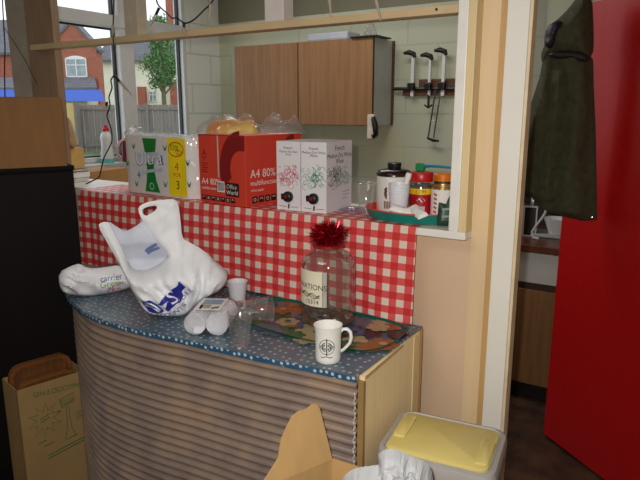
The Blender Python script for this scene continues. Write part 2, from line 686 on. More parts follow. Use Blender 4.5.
ov = [0, 0, 0, 0, 0, .004, .008, .012, .018, .026, .036, .044, .046, .04]
E3 = spline(edge, 5)
edge = [(x - o_, y) for (x, y), o_ in zip(edge, ov)]
E2 = spline(edge, 5)
counter = thing('bar_counter', 'curved bar counter with brown ribbed front and blue speckled top below the hatch', 'counter')
M_top = dotted('blue speckled vinyl', (74, 98, 116), (96, 110, 118), (156, 172, 178), .026, .14)
M_edge = dotted('blue dotted edging', (44, 84, 118), (56, 94, 122), (186, 202, 212), .019, .19, (PI / 2, 0, 0))
mb = MB()
mb.prism([(-.674, 1.645)] + E2[::1] + [(-2.12, 1.645)], CT - .006, CT)
mb.build('worktop', M_top, counter)
# dotted lipping just below the top, then the brown under-strip
def inset(pts, d):
    out = []
    for i, p in enumerate(pts):
        a, b = pts[max(i - 1, 0)], pts[min(i + 1, len(pts) - 1)]
        t = Vector((b[0] - a[0], b[1] - a[1])).normalized()
        out.append((p[0] + t.y * d, p[1] - t.x * d))
    return out


def ribbon_wall(mb, line, zs, m=0):
    """zs: list of (z, offset) rows swept along the line"""
    rows = [inset(line, off) for z, off in zs]
    n = len(line)
    vs = [(x, y, zs[k][0]) for k, row in enumerate(rows) for x, y in row]
    fs = [(k * n + i, k * n + i + 1, (k + 1) * n + i + 1, (k + 1) * n + i) for k in range(len(zs) - 1) for i in range(n - 1)]
    mb.add(vs, fs, m)


mb = MB()
ribbon_wall(mb, E2, [(CT - .006, 0), (CT - .002, -.0015), (CT - .017, -.0015), (CT - .017, .012)])
# (which side is inside depends on the walking direction: the line runs right to left, so inside is -offset)
mb.build('edge_strip', M_edge, counter)
mb = MB()
zs = []
pitch = .0272
z = CT - .017
k = 0
while z > .02:
    for t in range(6):
        a = PI * t / 6
        zs.append((z - pitch * t / 6, (.024 - .0195 * math.sin(a) ** .62)))
    z -= pitch
zs.append((0.0, .024))
ribbon_wall(mb, E3, [(q[0], q[1]) for q in zs])
ribbon_wall(mb, E3, [(CT - .007, .024), (CT - .017, .024)])


def ribmat():
    m, nt, b, out = nodes('ribbed brown laminate')
    tc = N(nt, 'ShaderNodeTexCoord')
    n1 = N(nt, 'ShaderNodeTexNoise', i_Scale=5.0, i_Detail=5)
    mp = N(nt, 'ShaderNodeMapping')
    mp.inputs['Scale'].default_value = (2, 2, 1.6)
    nt.links.new(tc.outputs['Object'], mp.inputs['Vector'])
    nt.links.new(mp.outputs[0], n1.inputs['Vector'])
    c = ramp(nt, n1.outputs['Fac'], [(.3, lin((130, 112, 106))), (.5, lin((144, 126, 115))), (.78, lin((170, 142, 114)))])
    nt.links.new(c, b.inputs['Base Color'])
    b.inputs['Roughness'].default_value = .24
    b.inputs['Specular IOR Level'].default_value = .8
    return m


mb.build('ribbed_front', ribmat(), counter, smooth=True)
M_ply = wood('pale plywood panel', (246, 224, 180), (238, 210, 162), 'z', .5)
MB().prism([(-.675, 1.246), (-.660, 1.246), (-.6745, 1.643), (-.690, 1.643)], 0, CT - .0065).build('end_panel', M_ply, counter)
MB().box(-.674, -.6575, 1.236, 1.2475, 0, CT - .018).build('corner_strip', mat('dull corner strip', (160, 128, 80), .5), counter)
MB().prism([(-.674, 1.575), (-.669, 1.575), (-.671, 1.618), (-.676, 1.618)], 0, CT - .012).build('batten', M_cream, counter)
MB().prism([(-.676, 1.620), (-.670, 1.620), (-.671, 1.643), (-.677, 1.643)], 0, CT - .0065).build('batten', M_tan, counter)
MB().prism([(-.673, 1.248), (-.6585, 1.248), (-.6725, 1.575), (-.678, 1.575)], CT - .016, CT - .0066).build('top_strip', M_tan, counter)
# ragged end of the ribbing by the corner
rg = MB()
z = .9
while z > .1:
    rg.tube([(-.681 + random.uniform(-.003, .003), 1.232, z), (-.677, 1.230, z - .012), (-.683, 1.232, z - .024)], .0026, 5)
    z -= pitch
rg.build('frayed_edging', mat('frayed pale edging', (206, 200, 190), .6), counter)

# ------------------------------------------------------------------ gingham cloth
mb = MB()
vs, uv, fs = [], [], []
xs = np.linspace(-2.315, -.704, 110)
rows = [('t', y) for y in (1.88, 1.78, 1.70, 1.655)] + [('f', v) for v in np.linspace(0, 1, 14)]
for kind, q in rows:
    for x in xs:
        if kind == 't':
            vs.append((x, q, 1.2575))
            uv.append((x, 1.645 - q))
        else:
            bot = .953 + .006 * math.sin(x * 9) + .010 * max(0, math.sin(x * 3.1 + 1)) - (0.02 if x < -2.2 else 0)
            if x < -2.09:
                bot = .925
            zz = 1.2575 + (bot - 1.2575) * q
            yy = 1.6455 - .003 * min(1, q * 4) - .006 * q * (1 + math.sin(x * 15 + .8)) - .004 * q * (1 + math.sin(x * 37))
            if q == 0:
                yy = 1.647
            vs.append((x, yy, zz))
            uv.append((x + .006 * q * math.sin(x * 8), 1.2575 - zz))
n = len(xs)
for r in range(len(rows) - 1):
    for i in range(n - 1):
        fs.append((r * n + i, (r + 1) * n + i, (r + 1) * n + i + 1, r * n + i + 1))
mb.add(vs, fs)
mb.uv = uv
tag(mb.build('gingham_tablecloth', gingham('red gingham', .048), smooth=True),
    'red and white gingham cloth covering the hatch sill and hanging to the counter', 'tablecloth')

# ------------------------------------------------------------------ things on the sill
SZ = 1.2582
# kitchen roll pack
kr = thing('kitchen_roll_pack', 'four-roll pack of white kitchen paper in clear printed wrap left of the red box', 'kitchen roll', (-2.104, 1.785, SZ), R(-5.5))
kr.scale = (1.12, 1.12, 1.04)
W4 = .405
for i in range(4):
    MB().lathe([(.019, .003), (.0495, .003), (.0495, .226), (.019, .226), (.019, .003)], (.052 + i * .1005, 0, 0), 28).build('paper_roll', mat('quilted paper', (240, 238, 232), .8, var=.03, scale=60), kr, smooth=True)
hull = [(.052 + .0535 * math.cos(a), .0535 * math.sin(a)) for a in np.linspace(PI / 2, 3 * PI / 2, 12)] + \
       [(.354 + .0535 * math.cos(a), .0535 * math.sin(a)) for a in np.linspace(-PI / 2, PI / 2, 12)]
mb = MB()
mb.prism(hull, 0.0005, .232)
M_wrap = film('printed wrap film', (.97, .97, .97), .22, .1, body=.8, bodycol=(250, 250, 250), bump=.6, bscale=24)
mb.build('wrapper', M_wrap, kr)
# crimped film along the top
cr = MB()
vs, fs = [], []
for i in range(41):
    x = .0 + i * .0101
    h = .232 + .012 * abs(nz(x * 30, 2, 0)) + (.028 if i in (1, 2) else 0)
    vs += [(x, -.045, .230), (x, -.018 + .012 * nz(x * 25, 0, 3), h + .008), (x, .03 + .01 * nz(x * 20, 5, 3), h - .002)]
for i in range(40):
    for j in range(2):
        a = i * 3 + j
        fs.append((a, a + 3, a + 4, a + 1))
cr.add(vs, fs)
cr.build('gathered_film', M_crinkle, kr, smooth=True)
fn = plane_fn((0, -.0545, 0), (1, 0, 0), (0, 0, 1))
pr = MB()
G, Yl, Wh, Bl, Rd, Bk, Lg = range(7)
gr = [(.132, .222), (.215, .222), (.207, .18), (.196, .14), (.193, .11), (.203, .06), (.222, .012), (.135, .012), (.147, .06), (.152, .11), (.147, .15), (.14, .19)]
poly_decal(pr, fn, [(x + .008, y) for x, y in gr][::-1], G)
rect_decal(pr, fn, .284, .380, .008, .226, Yl)
f2 = plane_fn((0, -.0552, 0), (1, 0, 0), (0, 0, 1))
f3 = plane_fn((0, -.0560, 0), (1, 0, 0), (0, 0, 1))
poly_decal(pr, f2, [(.105, .118), (.24, .140), (.242, .160), (.225, .172), (.105, .160)], Lg)
pr.text('Ultra', .078, lambda x, y: f2(.090 + x * 1.0, .111 + y + x * .08), Bl, stretch=1.05)
pr.text('Ultra', .072, lambda x, y: f3(.094 + x * 1.0, .1140 + y + x * .08), Wh, stretch=1.06)
line_ribbon(pr, f2, [(.11, .078), (.17, .094), (.25, .104)], .012, Lg)
pr.text('4', .04, lambda x, y: f2(.098 + x, .062 + y), Bl)
arc_ribbon(pr, f2, .33, .185, .040, 0, 2 * PI, .004, Rd, 26, .026)
pr.text('33%', .030, lambda x, y: f2(.296 + x, .184 + y - x * .12), Bk)
pr.text('EXTRA', .0135, lambda x, y: f2(.327 + x, .176 + y - x * .12), Rd)
pr.text('FREE', .0135, lambda x, y: f2(.331 + x, .164 + y - x * .12), Rd)
pr.text('4', .046, lambda x, y: f2(.331 + x, .105 + y), Rd, 'CENTER')
pr.text('FOR', .022, lambda x, y: f2(.331 + x, .082 + y), Rd, 'CENTER')
pr.text('3', .046, lambda x, y: f2(.333 + x, .036 + y), Bk, 'CENTER')
for cx, cy in ((.085, .19), (.27, .19), (.262, .05), (.09, .04), (.39, .14), (.393, .06), (.04, .12)):
    poly_decal(pr, fn, [(cx - .012, cy + .012), (cx - .004, cy - .012), (cx + .004, cy - .012), (cx - .002, cy)], G)
    poly_decal(pr, fn, [(cx + .012, cy + .012), (cx + .004, cy - .012), (cx, cy - .004)], G)
arc_ribbon(pr, f2, .184, .035, .012, 0, 2 * PI, .003, Lg, 18)
pr.build('wrapper_print', [mat('wrap green', (20, 128, 52), .35), mat('wrap yellow', (250, 222, 30), .35), M_paper, mat('wrap blue', (70, 84, 150), .35),
                           mat('wrap red', (206, 60, 30), .35), mat('wrap dark', (40, 60, 40), .4), mat('wrap pale blue', (190, 198, 216), .35)], kr)

# red copier paper box
rb = thing('paper_box', 'red cardboard box of copier paper on the gingham sill', 'box', (-1.614, 1.680, SZ), R(-6.5))
BW, BD, BH = .251, .305, .255
M_rbox = mat('red printed card', (212, 66, 48), .5, var=.03)
M_maroon = mat('maroon print', (130, 22, 24), .5, var=.03)
MB().box(0, BW, 0, BD, 0, BH).build('carton', M_rbox, rb, bevel=.002)
MB().box(.001, BW - .001, -.0008, 0, BH - .004, BH).box(BW * .5 - .002, BW * .5 + .002, .002, BD - .002, BH, BH + .0008).build('lid_seam', mat('seam shadow red', (150, 40, 26), .6), rb)
pr = MB()
fA = plane_fn((0, 0, 0), (1, 0, 0), (0, 0, 1))
fA2 = plane_fn((0, 0, 0), (1, 0, 0), (0, 0, 1), .0011)
fA3 = plane_fn((0, 0, 0), (1, 0, 0), (0, 0, 1), .0016)
fB = plane_fn((BW, 0, 0), (0, 1, 0), (0, 0, 1))
fB2 = plane_fn((BW, 0, 0), (0, 1, 0), (0, 0, 1), .0011)
# big C-shaped swash running over the corner
pB = MB()
def swash(pr, fn, cx, cy, r0, r1, a0, a1, xmax):
    vs, fs = [], []
    for i in range(25):
        a = a0 + (a1 - a0) * i / 24
        for r in (r0, r1):
            vs.append(fn(min(xmax, cx + r * math.cos(a)), cy + r * 1.25 * math.sin(a)))
    for i in range(24):
        fs.append((2 * i, 2 * i + 2, 2 * i + 3, 2 * i + 1))
    pr.add(vs, fs, 1)


swash(pr, fA, .225, .135, .052, .108, PI * .5, PI * 1.17, BW - .001)
rect_decal(pr, fA, .225, BW - .001, .200, .254, 1)
swash(pB, fB, .265, .13, .05, .10, PI * .52, PI * 1.0, BD - .001)
pr.text('A4 80%', .033, lambda x, y: fA2(.013 + x, .070 + y), 2)
pr.text('multifunction', .0155, lambda x, y: fA2(.013 + x, .051 + y), 2)
pB.text('A4 80%', .043, lambda x, y: fB2(.022 + x * .98, .104 + y), 2)
pB.text('multifunction', .027, lambda x, y: fB2(.022 + x, .076 + y), 2)
pB.text('white paper', .0145, lambda x, y: fB2(.022 + x, .054 + y), 2)
line_ribbon(pr, fA2, [(.110, .252), (.110, .10)], .007, 3)
rect_decal(pr, fA2, .100, .140, .046, .086, 2)
for i in range(9):
    rect_decal(pr, fA3, .103 + i * .004, .105 + i * .004, .050, .082, 5)
rect_decal(pr, fA2, .146, .216, .034, .084, 4)
pr.text('Office', .0225, lambda x, y: fA3(.150 + x, .062 + y), 2)
pr.text('World', .0225, lambda x, y: fA3(.150 + x, .041 + y), 2)
pr.text('Office', .0225, lambda x, y: fA3(.1504 + x, .0623 + y), 2)
for i in range(7):
    x = .012 + i * .0265
    rect_decal(pr, fA2, x, x + .022, .010, .028, 4)
    arc_ribbon(pr, fA3, x + .011, .019, .0045, 0, PI * (1 + i % 2), .0018, 2, 8)
for i in range(8):
    x = .030 + i * .033
    rect_decal(pB, fB, x, x + .026, .012, .036, 4)
    arc_ribbon(pB, fB2, x + .013, .024, .006, 0, PI * (2 - i % 2), .002, 2, 8)
# little tree mark
for q in ([(.022, .170), (.034, .192), (.046, .170)], [(.026, .184), (.034, .200), (.042, .184)]):
    line_ribbon(pr, fA2, q + [q[0]], .003, 1)
line_ribbon(pr, fA2, [(.034, .170), (.034, .158)], .003, 1)
for i in range(5):
    line_ribbon(pr, fA2, [(.018, .148 - i * .008), (.052 - (i % 2) * .008, .148 - i * .008)], .003, 1)
RBM = [M_rbox, M_maroon, M_paper, mat('pale tape', (206, 190, 180), .3), mat('dark label', (48, 16, 18), .5), M_ink]
pr.build('printed_design', RBM, rb)
pB.build('side_print', RBM, rb)

# fruit-coloured packet and crinkled bag on the red box
top = SZ + BH + .0006
mb = MB()
Lp = smooth_loop([(-.115, .0), (-.06, .028), (.0, .040), (.07, .034), (.115, .012), (.10, -.028), (.03, -.042), (-.06, -.036)])
puff(mb, [Lp], .008, lambda s, t, d: min(1, d / .03) ** .6 * (.050 + .022 * nz(s * 14, t * 14, 4)) + .002, lambda s, t, d: -.001, lambda s, t, n: Vector((s, t, n)))
pk = tag(mb.build('yellow_packet', mat('yellow foam packet', (240, 206, 84), .55, var=.2, scale=14, rgb2=(236, 130, 16)), smooth=True),
         'crumpled yellow and orange packet on top of the red box', 'packet')
pk.location = (-1.535, 1.775, top)
pk.rotation_euler = (0, 0, R(20))
mb = MB()
for k, (ox, oy, hh) in enumerate([(0, 0, .105)]):
    Lp = smooth_loop([(-.10, -.03), (-.06, .03), (.0, .045), (.08, .03), (.11, -.01), (.05, -.045), (-.05, -.05)])
    puff(mb, [Lp], .0085, lambda s, t, d: min(1, d / .03) ** .7 * max(.012, .062 + .05 * nz(s * 16, t * 16, 1.3) + .012 * nz(s * 60, t * 60, 7) - .22 * abs(s + .03)), lambda s, t, d: 0, lambda s, t, n: Vector((s, t, n)))
cb = tag(mb.build('clear_plastic_bag', M_crinkle), 'crinkled clear plastic bag heaped on the red box', 'plastic bag')
cb.location = (-1.385, 1.895, top)
cb.rotation_euler = (0, 0, R(38))
# clear sleeve round the yellow packet
mb = MB()
Lp = smooth_loop([(-.15, -.03), (-.08, .04), (.0, .052), (.09, .044), (.13, .01), (.11, -.04), (.03, -.056), (-.07, -.05)])
puff(mb, [Lp], .009, lambda s, t, d: min(1, d / .04) ** .6 * (.062 + .016 * nz(s * 22, t * 22, 9)) + .003, lambda s, t, d: -.0002, lambda s, t, n: Vector((s, t, n)))
o = mb.build('clear_sleeve', M_crinkle, pk)

# wine boxes
M_wb = mat('white printed carton', (232, 228, 232), .45, var=.02)


def wine_box(label, loc, rz, lines, inkcol, nm):
    t = thing('wine_box', label, 'wine box', loc, rz, 'boxed wines on the hatch sill')
    w, d, h = .098, .185, .238
    MB().box(0, w, 0, d, 0, h, 0).box(.001, w - .001, .001, d - .001, h, h + .0006, 1).build('carton', [M_wb, mat('carton top', (150, 136, 124), .6)], t, bevel=.0015)
    ink = mat('vine print ' + nm, inkcol, .5, var=.1)
    rnd = random.Random(nm)
    fA, fB = plane_fn((0, 0, 0), (1, 0, 0), (0, 0, 1)), plane_fn((w, 0, 0), (0, 1, 0), (0, 0, 1))
    p, q, pt, pm = MB(), MB(), MB(), MB()
    y = h - .026
    for ln, sz in lines:
        pt.text(ln, sz * 1.12, lambda x, yy, y=y: fA(w / 2 + x, y + yy), 0, 'CENTER')
        y -= sz * 1.05
    y = h - .030
    for ln, sz in lines:
        q.text(ln, sz * 2.1, lambda x, yy, y=y: fB(d / 2 + x, y + yy), 1, 'CENTER')
        y -= sz * 2.0
    for fn, W, p_ in ((fA, w, p), (fB, d, q)):
        for i in range(int(480 * W)):
            cx, cy, r = rnd.uniform(.012, W - .012), rnd.uniform(.085, .155), rnd.uniform(.004, .011)
            a = rnd.uniform(0, 6.28)
            side = fn is fB and cx < .11
            arc_ribbon(p_, fn, cx, cy, r, a, a + rnd.uniform(2, 5), .0016, 2 if side else 0, 8)
        line_ribbon(p_, fn, [(.006, .118 + .01 * math.sin(i)) if 0 else (W * i / 12 * .96 + .004, .118 + .012 * math.sin(i * .9)) for i in range(13)], .002, 0)
        line_ribbon(p_, fn, [(W * .5 + .01 * math.sin(i), .085 + i * .007) for i in range(11)], .003, 0)
    for i in range(3):
        line_ribbon(q, fB, [(d * .62, .062 - i * .012), (d * .92 - i * .01, .064 - i * .012)], .002, 3)
    line_ribbon(pm, fA, [(.01, .014), (.04, .012)], .0015, 0)
    line_ribbon(pm, fA, [(.058, .012), (.09, .014)], .0015, 0)
    poly_decal(pm, fA, [(.046, .006), (.052, .006), (.054, .02), (.05, .026), (.047, .018)], 0)
    WM = [ink, M_ink, mat('brown vine print', (86, 60, 50), .5), mat('grey small print', (140, 140, 150), .5)]
    p.build('printed_design', WM, t)
    q.build('side_print', WM, t)
    pt.build('lettering', M_ink, t)
    pm.build('base_mark', M_ink, t)
    tp = MB().lathe([(.0, 0), (.019, 0), (.0195, .006), (.017, .014), (.012, .018), (0, .0185)], seg=20)
    o = tp.build('tap', M_black, t, smooth=True)
    o.location = (.050, -.0005, .048)
    o.rotation_euler = (R(90), 0, 0)
    MB().lathe([(0, 0), (.007, 0), (.006, .003), (0, .0035)], seg=14).build('tap_button', M_maroon, o, smooth=True).location = (-.002, .002, .0175)
    MB().box(-.026, -.014, -.010, .010, .001, .010).build('tap_lever', M_black, o)
    return t


wine_box('white boxed wine with pink vine pattern and black tap beside the red box', (-1.256, 1.690, SZ), R(1), [('French', .0115), ('Medium Dry Red', .0095), ('Wine', .0095)], (206, 90, 116), 'pink')
wine_box('white boxed wine with green vine pattern, nearest the clear cup', (-1.154, 1.693, SZ), R(2.5), [('French', .0120), ('Medium Dry White', .0105), ('Wine', .0120)], (80, 160, 120), 'green')

# clear tray lid and cup
mb = MB()
Lp = smooth_loop([(-.10, -.05), (.10, -.05), (.10, .06), (-.10, .06)], 2)
mb.prism(Lp, 0, .004)
o = tag(mb.build('clear_platter', film('lilac clear plastic', (.86, .84, .95), .2, .1, body=.25, bodycol=(190, 180, 215))), 'flat lilac clear plastic platter lying beside the boxed wine', 'platter')
o.location = (-.985, 1.82, SZ)


def clear_cup(h, r0, r1):
    mb = MB()
    t = .0007
    mb.shell([(0, .003), (r0 * .9, .003), (r0, 0), (r0 + (r1 - r0) * .3, h * .3), (r0 + (r1 - r0) * .33, h * .33), (r0 + (r1 - r0) * .75, h * .75), (r0 + (r1 - r0) * .77 + .001, h * .77), (r1, h * .97), (r1 + .003, h), (r1 + .001, h + .001), (r1 - t, h * .97)], seg=28)
    return mb


o = tag(clear_cup(.098, .023, .034).build('clear_cup', M_clear, smooth=True), 'clear plastic cup standing right of the boxed wine on the sill', 'cup', None)
o.location = (-.955, 1.79, SZ + .0045)

# round tray with the tea things
TX, TY = -.778, 1.80
mb = MB()
mb.lathe([(0, .001), (.148, .001), (.163, .033), (.168, .033), (.169, .030), (.153, -.0), (0, -.0)], seg=48, m=0)
tr = mb
trm = [mat('red tray inside', (206, 44, 34), .35), mat('teal tray rim', (12, 128, 116), .35)]
for i, f in enumerate(tr.f):
    if len(f) == 4 and sum(1 for k in f if (Vector(tr.v[k]).xy.length > .1525 and tr.v[k][2] < .031) or Vector(tr.v[k]).xy.length > .1695) >= 3:
        tr.mi[i] = 1
o = tag(tr.build('round_tray', trm, smooth=True), 'round red tray with a teal rim at the right end of the sill', 'tray')
o.location = (TX, TY, SZ + .0003)
o.scale = (1, .82, 1)
TZ = SZ + .0018
t = thing('insulated_jug', 'white insulated jug with a domed dark brown lid on the round tray', 'jug', (-.876, 1.84, TZ))
MB().lathe([(0, 0), (.055, 0), (.0575, .003), (.0575, .122), (.055, .125), (0, .125)], seg=36).build('body', mat('white enamel', (226, 224, 216), .35, var=.03), t, smooth=True)
MB().lathe([(0, .1255), (.059, .1255), (.059, .134), (.052, .143), (.030, .148), (.0, .149)], seg=36).build('lid', mat('dark brown plastic', (38, 20, 20), .25), t, smooth=True)
MB().lathe([(0, .149), (.021, .149), (.023, .155), (.023, .168), (.018, .170), (0, .170)], seg=26).build('lid_knob', mat('near black plastic', (24, 22, 26), .3), t, smooth=True)
p = MB()
cyl = lambda R0, a0: (lambda x, y: Vector((R0 * math.sin(a0 + x / R0), -R0 * math.cos(a0 + x / R0), y)))
fc = cyl(.0581, R(6))
for i in range(3):
    line_ribbon(p, fc, [(-.008 + .004 * math.sin(k * 2 + i), .085 - k * .008 + i * .003) for k in range(5)], .006)
for i in range(4):
    line_ribbon(p, fc, [(-.012 + i * .006, .045), (-.010 + i * .006, .02)], .004)
p.build('brown_motif', mat('brown motif', (104, 70, 56), .5), t)

st = thing('paper_cup_stack', 'stack of plain white disposable cups on the round tray', 'cups', (-.812, 1.745, TZ))
for i in range(4):
    c = MB().lathe([(.0, .002), (.024, .002), (.025, 0), (.0325, .082), (.0345, .083), (.0345, .086), (.032, .086), (.0242, .004), (0, .004)], (0, 0, i * .009), 28)
    c.build('cup', mat('white cup plastic', (226, 226, 234), .4, var=.02), st, smooth=True)
sp = thing('spoon', 'white plastic spoon handle leaning in the stacked cups', 'spoon', (-.800, 1.748, TZ + .05))
MB().tube([(0, 0, .0), (.008, 0, .05), (.016, 0, .078)], .006, 8).build('shaft', M_paper, sp, smooth=True)
MB().tube([(.010, 0, .062), (.0165, 0, .084), (.020, 0, .096)], [.008, .0105, .009], 10).build('end', M_white, sp, smooth=True)

cj = thing('coffee_jar', 'instant coffee jar with red lid and yellow price band', 'jar', (-.781, 1.850, TZ))
MB().lathe([(0, .004), (.034, .004), (.034, .098), (.031, .103), (0, .103)], seg=32).build('coffee', mat('coffee granules', (50, 26, 16), .8, bump=.4, scale=160), cj, smooth=True)
MB().shell([(0, 0), (.036, 0), (.038, .004), (.038, .095), (.034, .108), (.031, .114)], seg=32).build('glass_body', M_clear, cj, smooth=True)
MB().lathe([(0, .112), (.0375, .112), (.0385, .115), (.0385, .137), (.036, .141), (0, .141)], seg=40).build('lid', mat('red jar lid', (190, 18, 26), .35), cj, smooth=True)
p = MB()
fc = cyl(.0384, R(22))
rect_decal(p, fc, -.052, .052, .006, .090, 0, 20)
fc2, fc3 = cyl(.0388, R(22)), cyl(.0392, R(22))
rect_decal(p, fc2, -.052, .052, .071, .090, 1, 20)
p.text('£1.99', .017, lambda x, y: fc3(x, .0745 + y), 0, 'CENTER')
poly_decal(p, fc2, [(-.014, .050), (-.004, .060), (.010, .058), (.016, .050), (.004, .046)], 2)
for i in range(6):
    line_ribbon(p, fc2, [(-.018 + i * .006, .01), (-.018 + i * .006, .032)], .0035, 2)
p.build('paper_label', [mat('red jar label', (172, 16, 34), .4), mat('yellow price band', (240, 206, 20), .4), M_paper], cj)

tn = thing('tin', 'tin with a torn white label behind the dark green packet', 'tin', (-.703, 1.842, TZ))
MB().lathe([(0, 0), (.036, 0), (.036, .100), (.0375, .101), (.0375, .104), (.034, .104), (.034, .101), (0, .100)], seg=32).build('can', mat('gold tin', (196, 170, 110), .3, .9), tn, smooth=True)
p = MB()
fc = cyl(.0366, R(18))
vs, fs = [], []
for i in range(21):
    x = -.055 + i * .0052
    vs += [fc(x, .004), fc(x, .094 - .016 * abs(nz(x * 60, 1, 1)))]
p.add(vs, [(2 * i, 2 * i + 2, 2 * i + 3, 2 * i + 1) for i in range(20)], 0)
fc2 = cyl(.037, R(18))
for i in range(5):
    line_ribbon(p, fc2, [(-.028, .078 - i * .014), (-.016, .074 - i * .014)], .007, 1)
p.build('torn_label', [M_paper, mat('pink print', (196, 70, 90), .5)], tn)
oj = thing('orange_lidded_pot', 'dark pot with an orange lid standing behind the tin', 'pot', (-.735, 1.925, TZ + .0))
MB().lathe([(0, 0), (.03, 0), (.03, .108), (0, .108)], seg=26).build('body', mat('dark green pot', (40, 50, 36), .4), oj, smooth=True)
MB().lathe([(0, .108), (.031, .108), (.031, .130), (.028, .133), (0, .133)], seg=26).build('lid', mat('orange lid', (232, 120, 20), .35), oj, smooth=True)
br = thing('dish_brush', 'green and teal brush lying across the lids at the back of the tray', 'brush', (-.790, 1.868, TZ + .1415))
MB().obox((-.004, 0, .0135), (.030, .02, .026)).build('brush_head', mat('green bristles', (10, 130, 70), .7, bump=.5, scale=200), br, bevel=.004)
MB().tube([(.0, 0, .018), (.03, 0, .020), (.07, .004, .018), (.125, .008, .016)], [.008, .006, .0045, .004], 8).build('handle', mat('teal plastic', (20, 120, 140), .4), br, smooth=True)
gp = MB()
Lp = [(-.022, 0), (.026, 0), (.03, .05), (.026, .100), (.012, .088), (.004, .066), (-.018, .072)]
puff(gp, [Lp], .006, lambda s, t, d: min(1, d / .012) * .008, lambda s, t, d: min(1, d / .012) * .010, lambda s, t, n: Vector((s, -n, t)))
o = tag(gp.build('tea_packet', mat('dark green packet', (30, 58, 42), .4, var=.2), smooth=True), 'dark green torn packet standing at the right rim of the tray', 'packet')
o.location = (-.640, 1.700, SZ + .001)
o.rotation_euler = (R(-6), 0, R(28))
p = MB()
for i in range(2):
    line_ribbon(p, lambda x, y: Vector((x, -.0086, y)), [(-.008, .05 - i * .022), (.018, .052 - i * .022)], .006)
p.build('pale_print', mat('pale green print', (120, 150, 130), .5), o)
sg = [(-.772, 1.692, 25, 'open white sachet lying in front of the cups on the tray', 'sachet'), (-.722, 1.690, -35, 'white folded sachet beside the coffee jar', 'sachet')]
for x, y, a, lb, ct in sg:
    mb = MB()
    puff(mb, [[(-.044, -.015), (.038, -.020), (.046, .013), (-.036, .020)]], .005, lambda s, t, d: .004 + min(1, d / .01) * .006 + .004 * nz(s * 50, t * 50, 2), lambda s, t, d: -.001, lambda s, t, n: Vector((s, t, n)))
    o = tag(mb.build('sachet', M_paper, smooth=True), lb, ct)
    o.location = (x, y, TZ + .036)
    o.rotation_euler = (R(28), R(12), R(a))
o = tag(MB().box(-.022, .022, -.009, .009, 0, .018).build('matchbox', mat('dark red card', (140, 24, 26), .6), bevel=.001), 'small dark red box below the white sachets', 'box')
o.location = (-.755, 1.702, TZ)
o.rotation_euler = (0, 0, R(20))

# left end of the sill: books, card, paper bag
for k, (z, w, d, a, h, lb) in enumerate([(0, .17, .21, 4, .020, 'white paperback at the bottom of the sill-end pile'), (.0205, .19, .22, -3, .030, 'thick white-paged book in the middle of the sill-end pile'),
                                         (.051, .15, .20, 6, .012, 'thin grey booklet topping the pile of books on the sill')]):
    t = thing('book', lb, 'book', (-2.66, 1.852, 1.2552 + z), R(a * .5), 'books at the left end of the sill')
    d *= .5
    MB().box(-w / 2 + .003, w / 2 - .003, -d / 2 + .003, d / 2 - .003, .0015, h - .0015).build('pages', M_paper, t)
    MB().box(-w / 2, w / 2, -d / 2, d / 2, 0, .0015).box(-w / 2, w / 2, -d / 2, d / 2, h - .0015, h).box(-w / 2, -w / 2 + .0015, -d / 2, d / 2, 0, h).build('cover', mat('cover %d' % k, [(190, 188, 190), (80, 72, 80), (120, 116, 120)][k], .5), t)
t = thing('card_pack', 'small tan card pack on top of the books', 'box', (-2.67, 1.85, 1.3187), R(4))
MB().box(-.07, .07, -.05, .05, 0, .10).build('carton', mat('tan card', (206, 166, 96), .6), t, bevel=.001)
MB().box(-.07, .03, -.0508, -.05, .02, .09).build('grey_label', mat('grey label', (150, 144, 140), .6), t)
mb = MB()
Lp = [(-.09, 0), (.055, 0), (.085, .012), (.06, .075), (.035, .135), (.015, .152), (-.03, .142), (-.09, .15)]
puff(mb, [Lp], .008, lambda s, t, d: min(1, d / .03) ** .6 * (.03 + .014 * nz(s * 25, t * 25, 3)), lambda s, t, d: min(1, d / .03) ** .6 * .03, lambda s, t, n: Vector((s, -n, t)))
o = tag(mb.build('paper_bag', mat('brown paper', (186, 156, 122), .7, var=.08), smooth=True), 'crumpled brown paper bag standing behind the cardboard box', 'paper bag')
o.location = (-2.655, 1.85, 1.4195)

# ------------------------------------------------------------------ things on the counter
ZC = CT + .0005
# ---- the big carrier bag
b0 = Vector((-1.397, 1.340, ZC))
va = Vector((b0.x, b0.y, 0)).normalized()
bs = Vector((va.y, -va.x, 0))
kS, kT = .00308, .00325


def bl(px, py):
    return ((px - 175) * kS, (313.5 - py) * kT)


def bxf(s, t, n):
    return b0 + bs * s - va * n + Vector((0, 0, t))


body = [bl(*q) for q in [(98, 221), (102, 218), (108, 217.5), (112, 226), (118, 241), (124, 256), (129, 266), (140, 268), (152, 264), (162, 258), (165, 253), (158, 242), (150, 231), (143, 221), (139, 212),
                         (138, 205), (144, 201), (154, 199), (166, 198), (174, 198), (178, 202), (179.5, 218), (180, 237), (186, 241), (200, 249), (216, 265), (227, 274), (224, 284), (216, 291), (197, 299),
                         (188, 308), (180, 314), (166, 314), (154, 313), (138, 307), (130, 293), (119, 268), (107, 240)]]
hole = smooth_loop([bl(*q) for q in [(141, 207.5), (147, 204.5), (157, 203.5), (156, 208), (150, 211.5), (144, 214)]], 1)


def fold(v):
    """a sharp crease: rounded above, pinched below"""
    return 1 - abs(math.sin(v))


